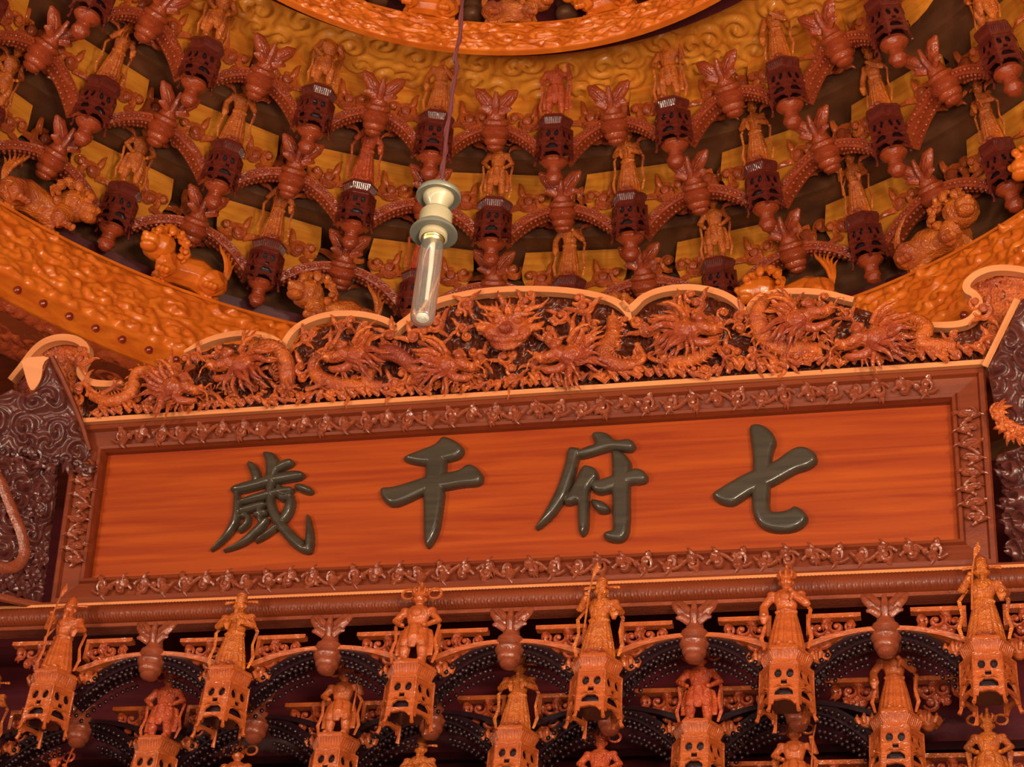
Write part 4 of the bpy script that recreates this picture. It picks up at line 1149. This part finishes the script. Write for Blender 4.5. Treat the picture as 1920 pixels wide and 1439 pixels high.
# ================================================================== SIDE WINGS AND CORNER BOARDS
def frame_of(p0, n):
    """local frame on a plane: x along the wall, -y = n (outwards), z up"""
    n = Vector(n).normalized(); z = Vector((0, 0, 1)); y = -n; x = y.cross(z).normalized(); z = x.cross(y).normalized()
    return Matrix((( x.x, y.x, z.x, p0[0]), (x.y, y.y, z.y, p0[1]), (x.z, y.z, z.z, p0[2]), (0, 0, 0, 1)))
def px_local(mw, pts, out=0.0):
    inv = mw.inverted(); c = inv @ CAM; R3 = inv.to_3x3(); res = []
    for u, v in pts:
        d = R3 @ ray(u, v); t = (-out - c.y) / d.y; q = c + d * t; res.append((q.x, q.z))
    return res
def board_thing(name, label, cat, p0, n, outline, mat, th=.05, amp=.03, cell=.05, seed=0, rim=None, rimw=.010, st=.004):
    mw = frame_of(p0, n)
    t = thing(name, label, cat, mw)
    lo = px_local(mw, outline)
    mb = MB(); mb.poly([lo], .004, th); mb.build('board', mat, t, False)
    relief('carving', lo, mat, t, st, amp, cell, seed, 0.0)
    if rim:
        pts = px_local(mw, rim[0]); m2 = MB()
        m2.tube([(x, -.006, z) for x, z in smooth_loop(pts, 1, False)], rimw, 6, 1.0)
        m2.build('rim', rim[1], t)
    return t, mw
cl = MP @ Vector((-1.5, 0, -.3176)); cr = MP @ Vector((1.5, 0, -.3176)); tl = MP @ Vector((-1.5, 0, .32)); trr = MP @ Vector((1.5, 0, .32))
nL = Vector((.80, -.60, -.10)); nR = Vector((-.80, -.60, -.10))
# lower panels beside the plaque
t, mwL = board_thing('carved_screen', 'dark carved panel with a broad scroll band beside the left end of the plaque', 'panel', (cl.x - .02, cl.y + .0, cl.z), nL,
    [(112, 880), (80, 1138), (-260, 1062), (-260, 800), (60, 860)], 'wing', .05, .040, .085, 31)
m2 = MB(); pts = px_local(mwL, [(-60, 820), (0, 900), (18, 950), (40, 1000), (48, 1040), (30, 1065), (0, 1068), (-40, 1050)], .03)
m2.tube([(x, -.035, z) for x, z in smooth_loop(pts, 2, False)], .020, 10, .5); m2.build('scroll_band', 'vine', t)
m2 = MB(); pts = px_local(mwL, [(82, 1140), (-260, 1064)]); m2.tube([(x, -.008, z) for x, z in pts], .014, 8); m2.build('bottom_rim', 'vine', t)
fl = MB()
for i, (u, v) in enumerate([(40, 1105), (10, 1090), (60, 1080), (75, 1050), (-20, 1075), (66, 960), (80, 930)]):
    (x, z), = px_local(mwL, [(u, v)], .02)
    for k in range(7): 
        a = 2 * PI * k / 7 + i; fl.tube([(x, -.022, z), (x + .022 * math.cos(a), -.034, z + .022 * math.sin(a)), (x + .034 * math.cos(a), -.024, z + .034 * math.sin(a))], [.006, .011, .004], 6, .6)
    fl.ell((x, -.034, z), (.010, .008, .010))
fl.build('carved_blossoms', 'wing', t)['kind'] = 'stuff'
t, mwR = board_thing('carved_screen', 'dark carved panel beside the right end of the plaque', 'panel', (cr.x + .035, cr.y, cr.z), nR,
    [(1872, 850), (1898, 1062), (2150, 1010), (2150, 760)], 'wing', .05, .040, .085, 77)
# pointed corner boards hanging in front of the corners
A_L = MP @ Vector((-1.5, -.10, .34)); A_R = MP @ Vector((1.5, -.10, .34))
nl = Vector((.42, -.86, -.30)); nr = Vector((-.42, -.86, -.30))
t, mL = board_thing('corner_board', 'dark pointed carved board hanging over the left top corner of the plaque', 'corner board', A_L, nl,
    [(92, 672), (112, 712), (150, 790), (172, 850), (150, 872), (110, 868), (70, 884), (20, 874), (-120, 880), (-120, 640), (0, 742), (22, 730), (50, 742), (66, 734), (78, 712), (84, 690)], 'wing', .05, .034, .085, 52,
    ([(96, 670), (118, 712), (152, 792), (168, 846)], 'frame'), .010)
m2 = MB(); lo = px_local(mL, smooth_loop([(38, 672), (96, 668), (80, 682), (79, 705), (72, 722), (60, 736), (52, 722), (46, 700)], 1), .02)
m2.poly([lo], -.024, .0); m2.build('leaf_tongue', 'edge', t, False)
m2 = MB(); lo = px_local(mL, [(-120, 856), (-40, 862), (30, 850), (80, 858), (130, 846), (168, 850)], .03)
for i in range(15):
    x = lo[0][0] + (lo[-1][0] - lo[0][0]) * i / 14; z = lo[2][1] + .012 * math.sin(i * 1.7)
    curl(m2, x, z, .022, i * 1.3, 1.2, .006, -.026, 1 if i % 2 else -1, .012, 6, 14); leaf(m2, x, z - .01, .05, .018, -.6 + i, -.024, .014, 3)
m2.build('foliage_fringe', 'wing', t)['kind'] = 'stuff'
t, mR = board_thing('corner_board', 'dark pointed carved board with a pale edge at the plaque right top corner', 'corner board', A_R, nr,
    [(1914, 562), (1852, 690), (1858, 730), (1866, 775), (1890, 800), (1920, 812), (2060, 800), (2060, 520)], 'wing', .05, .034, .085, 61,
    ([(1909, 562), (1848, 688)], 'edge'), .011)
m2 = MB(); lo = px_local(mR, [(1868, 770), (1885, 795), (1905, 812), (1935, 820)], .03)
for i, (x, z) in enumerate(smooth_loop(lo, 1, False)):
    curl(m2, x, z, .022, i * 1.3, 1.2, .007, -.026, 1, .012, 6, 14); leaf(m2, x, z, .05, .02, i, -.024, .014, 3)
m2.build('foliage_fringe', 'frieze', t)['kind'] = 'stuff'
# frieze continuing behind the corner boards
for sgn, px_, seed in ((-1, [(152, 800), (60, 810), (20, 720), (60, 660), (110, 640), (150, 650)], 5), (1, [(1842, 695), (1840, 640), (1842, 580), (1822, 530), (1880, 508), (1960, 515), (1960, 700)], 8)):
    relief('pierced_backing', [(p.x, p.z) for p in (pp(u, v, FO - .03) for u, v in px_)], 'frieze', fr, .0042, .030, .045, seed, -(FO - .045))

# ================================================================== HANGING LAMP
LD = 3.42
lp_ = CAM + ray(822, 372).normalized() * LD
lamp = thing('hanging_lamp', 'unlit clear tube bulb in an old porcelain holder hanging on a thin dark cord', 'lamp', Matrix.Translation(lp_))
mb = MB(); mb.lathe([(.008, .020), (.030, .018), (.038, .010), (.0395, .004), (.038, .0), (.034, .001), (.024, .004)], 40); mb.build('upper_disc', 'tin', lamp)
mb = MB(); mb.lathe([(.027, .008), (.0275, .002), (.026, -.004), (.018, -.018), (.014, -.026), (.013, -.032)], 36); mb.build('cup', 'porcelain', lamp)
mb = MB(); mb.lathe([(.014, -.028), (.024, -.031), (.0285, -.038), (.0285, -.066), (.029, -.072)], 36); mb.build('socket', 'porcelain', lamp)
mb = MB(); mb.lathe([(.028, -.062), (.036, -.070), (.041, -.078), (.0415, -.082), (.038, -.083), (.024, -.079)], 40); mb.build('lower_disc', 'tin', lamp)
mb = MB(); mb.lathe([(.024, -.076), (.0245, -.090), (.021, -.092), (.019, -.088)], 32); mb.build('collar', 'porcelain', lamp)
mb = MB(); mb.lathe([(.019, -.080), (.0192, -.086), (.018, -.088), (.0192, -.091), (.018, -.094), (.0192, -.097), (.017, -.102)], 28); mb.build('screw_base', 'brass', lamp)
mb = MB()
o_ = [(.0165, -.098), (.0185, -.104), (.0205, -.114), (.0208, -.150), (.0208, -.255), (.0195, -.264), (.015, -.270), (.008, -.273), (.0005, -.274)]
mb.lathe(o_, 40); g = mb.build('glass_tube', 'glass', lamp)
mb = MB(); mb.lathe([(r - .0012 if r > .002 else .0003, z + .0012) for r, z in o_], 40); gi = mb.build('inner_glass', 'glass', lamp)
# turn the inner wall inside out so the tube is hollow
gi.data.flip_normals()
mb = MB(); mb.tube([(.001, 0, -.10), (.003, 0, -.16), (.003, 0, -.225)], [.0048, .0042, .0032], 10); mb.build('inner_rod', 'white', lamp)
mb = MB(); mb.lathe([(.009, -.264), (.011, -.262), (.011, -.258), (.004, -.257)], 20); mb.build('tip_disc', 'white', lamp)
mb = MB()
for k in range(3):
    a = k * 2.1; mb.tube([(.016 * math.cos(a), .016 * math.sin(a), .016), (.010 * math.cos(a + .6), .010 * math.sin(a + .6), .034), (.002, 0, .044)], .0009, 5)
mb.tube([(-.022, -.01, .022), (-.006, 0, .034), (.012, .008, .030), (.016, .0, .036)], .0011, 5)
mb.build('wire_hook', 'tin', lamp)
# the cord runs straight up and out of the picture
mb = MB(); inv = lamp.matrix_world.inverted(); pts = []
for (u, v) in [(828, 338), (833, 300), (836, 260), (843, 215), (848, 170), (858, 120), (852, 110), (864, 60), (866, 20), (866, -60)]:
    d = ray(u, v).normalized()
    # point of the vertical plane through the lamp that faces the camera
    n = Vector((FWD.x, FWD.y, 0)).normalized(); t = (lp_ - CAM).dot(n) / d.dot(n); pts.append(inv @ (CAM + d * t))
top = pts[-1]
pts += [Vector((top.x + .01, top.y, top.z + .6)), Vector((top.x, top.y, 2.2 - lp_.z))]
pts = smooth_loop([tuple(p) for p in pts], 2, False)
mb.tube(pts, .0036, 7); mb.build('cord', 'cord', lamp)
mb = MB(); mb.tube([(p[0] + .004 * math.cos(i * .9), p[1] + .004 * math.sin(i * .9), p[2]) for i, p in enumerate(pts)], .0022, 6); mb.build('cord', 'cord', lamp)
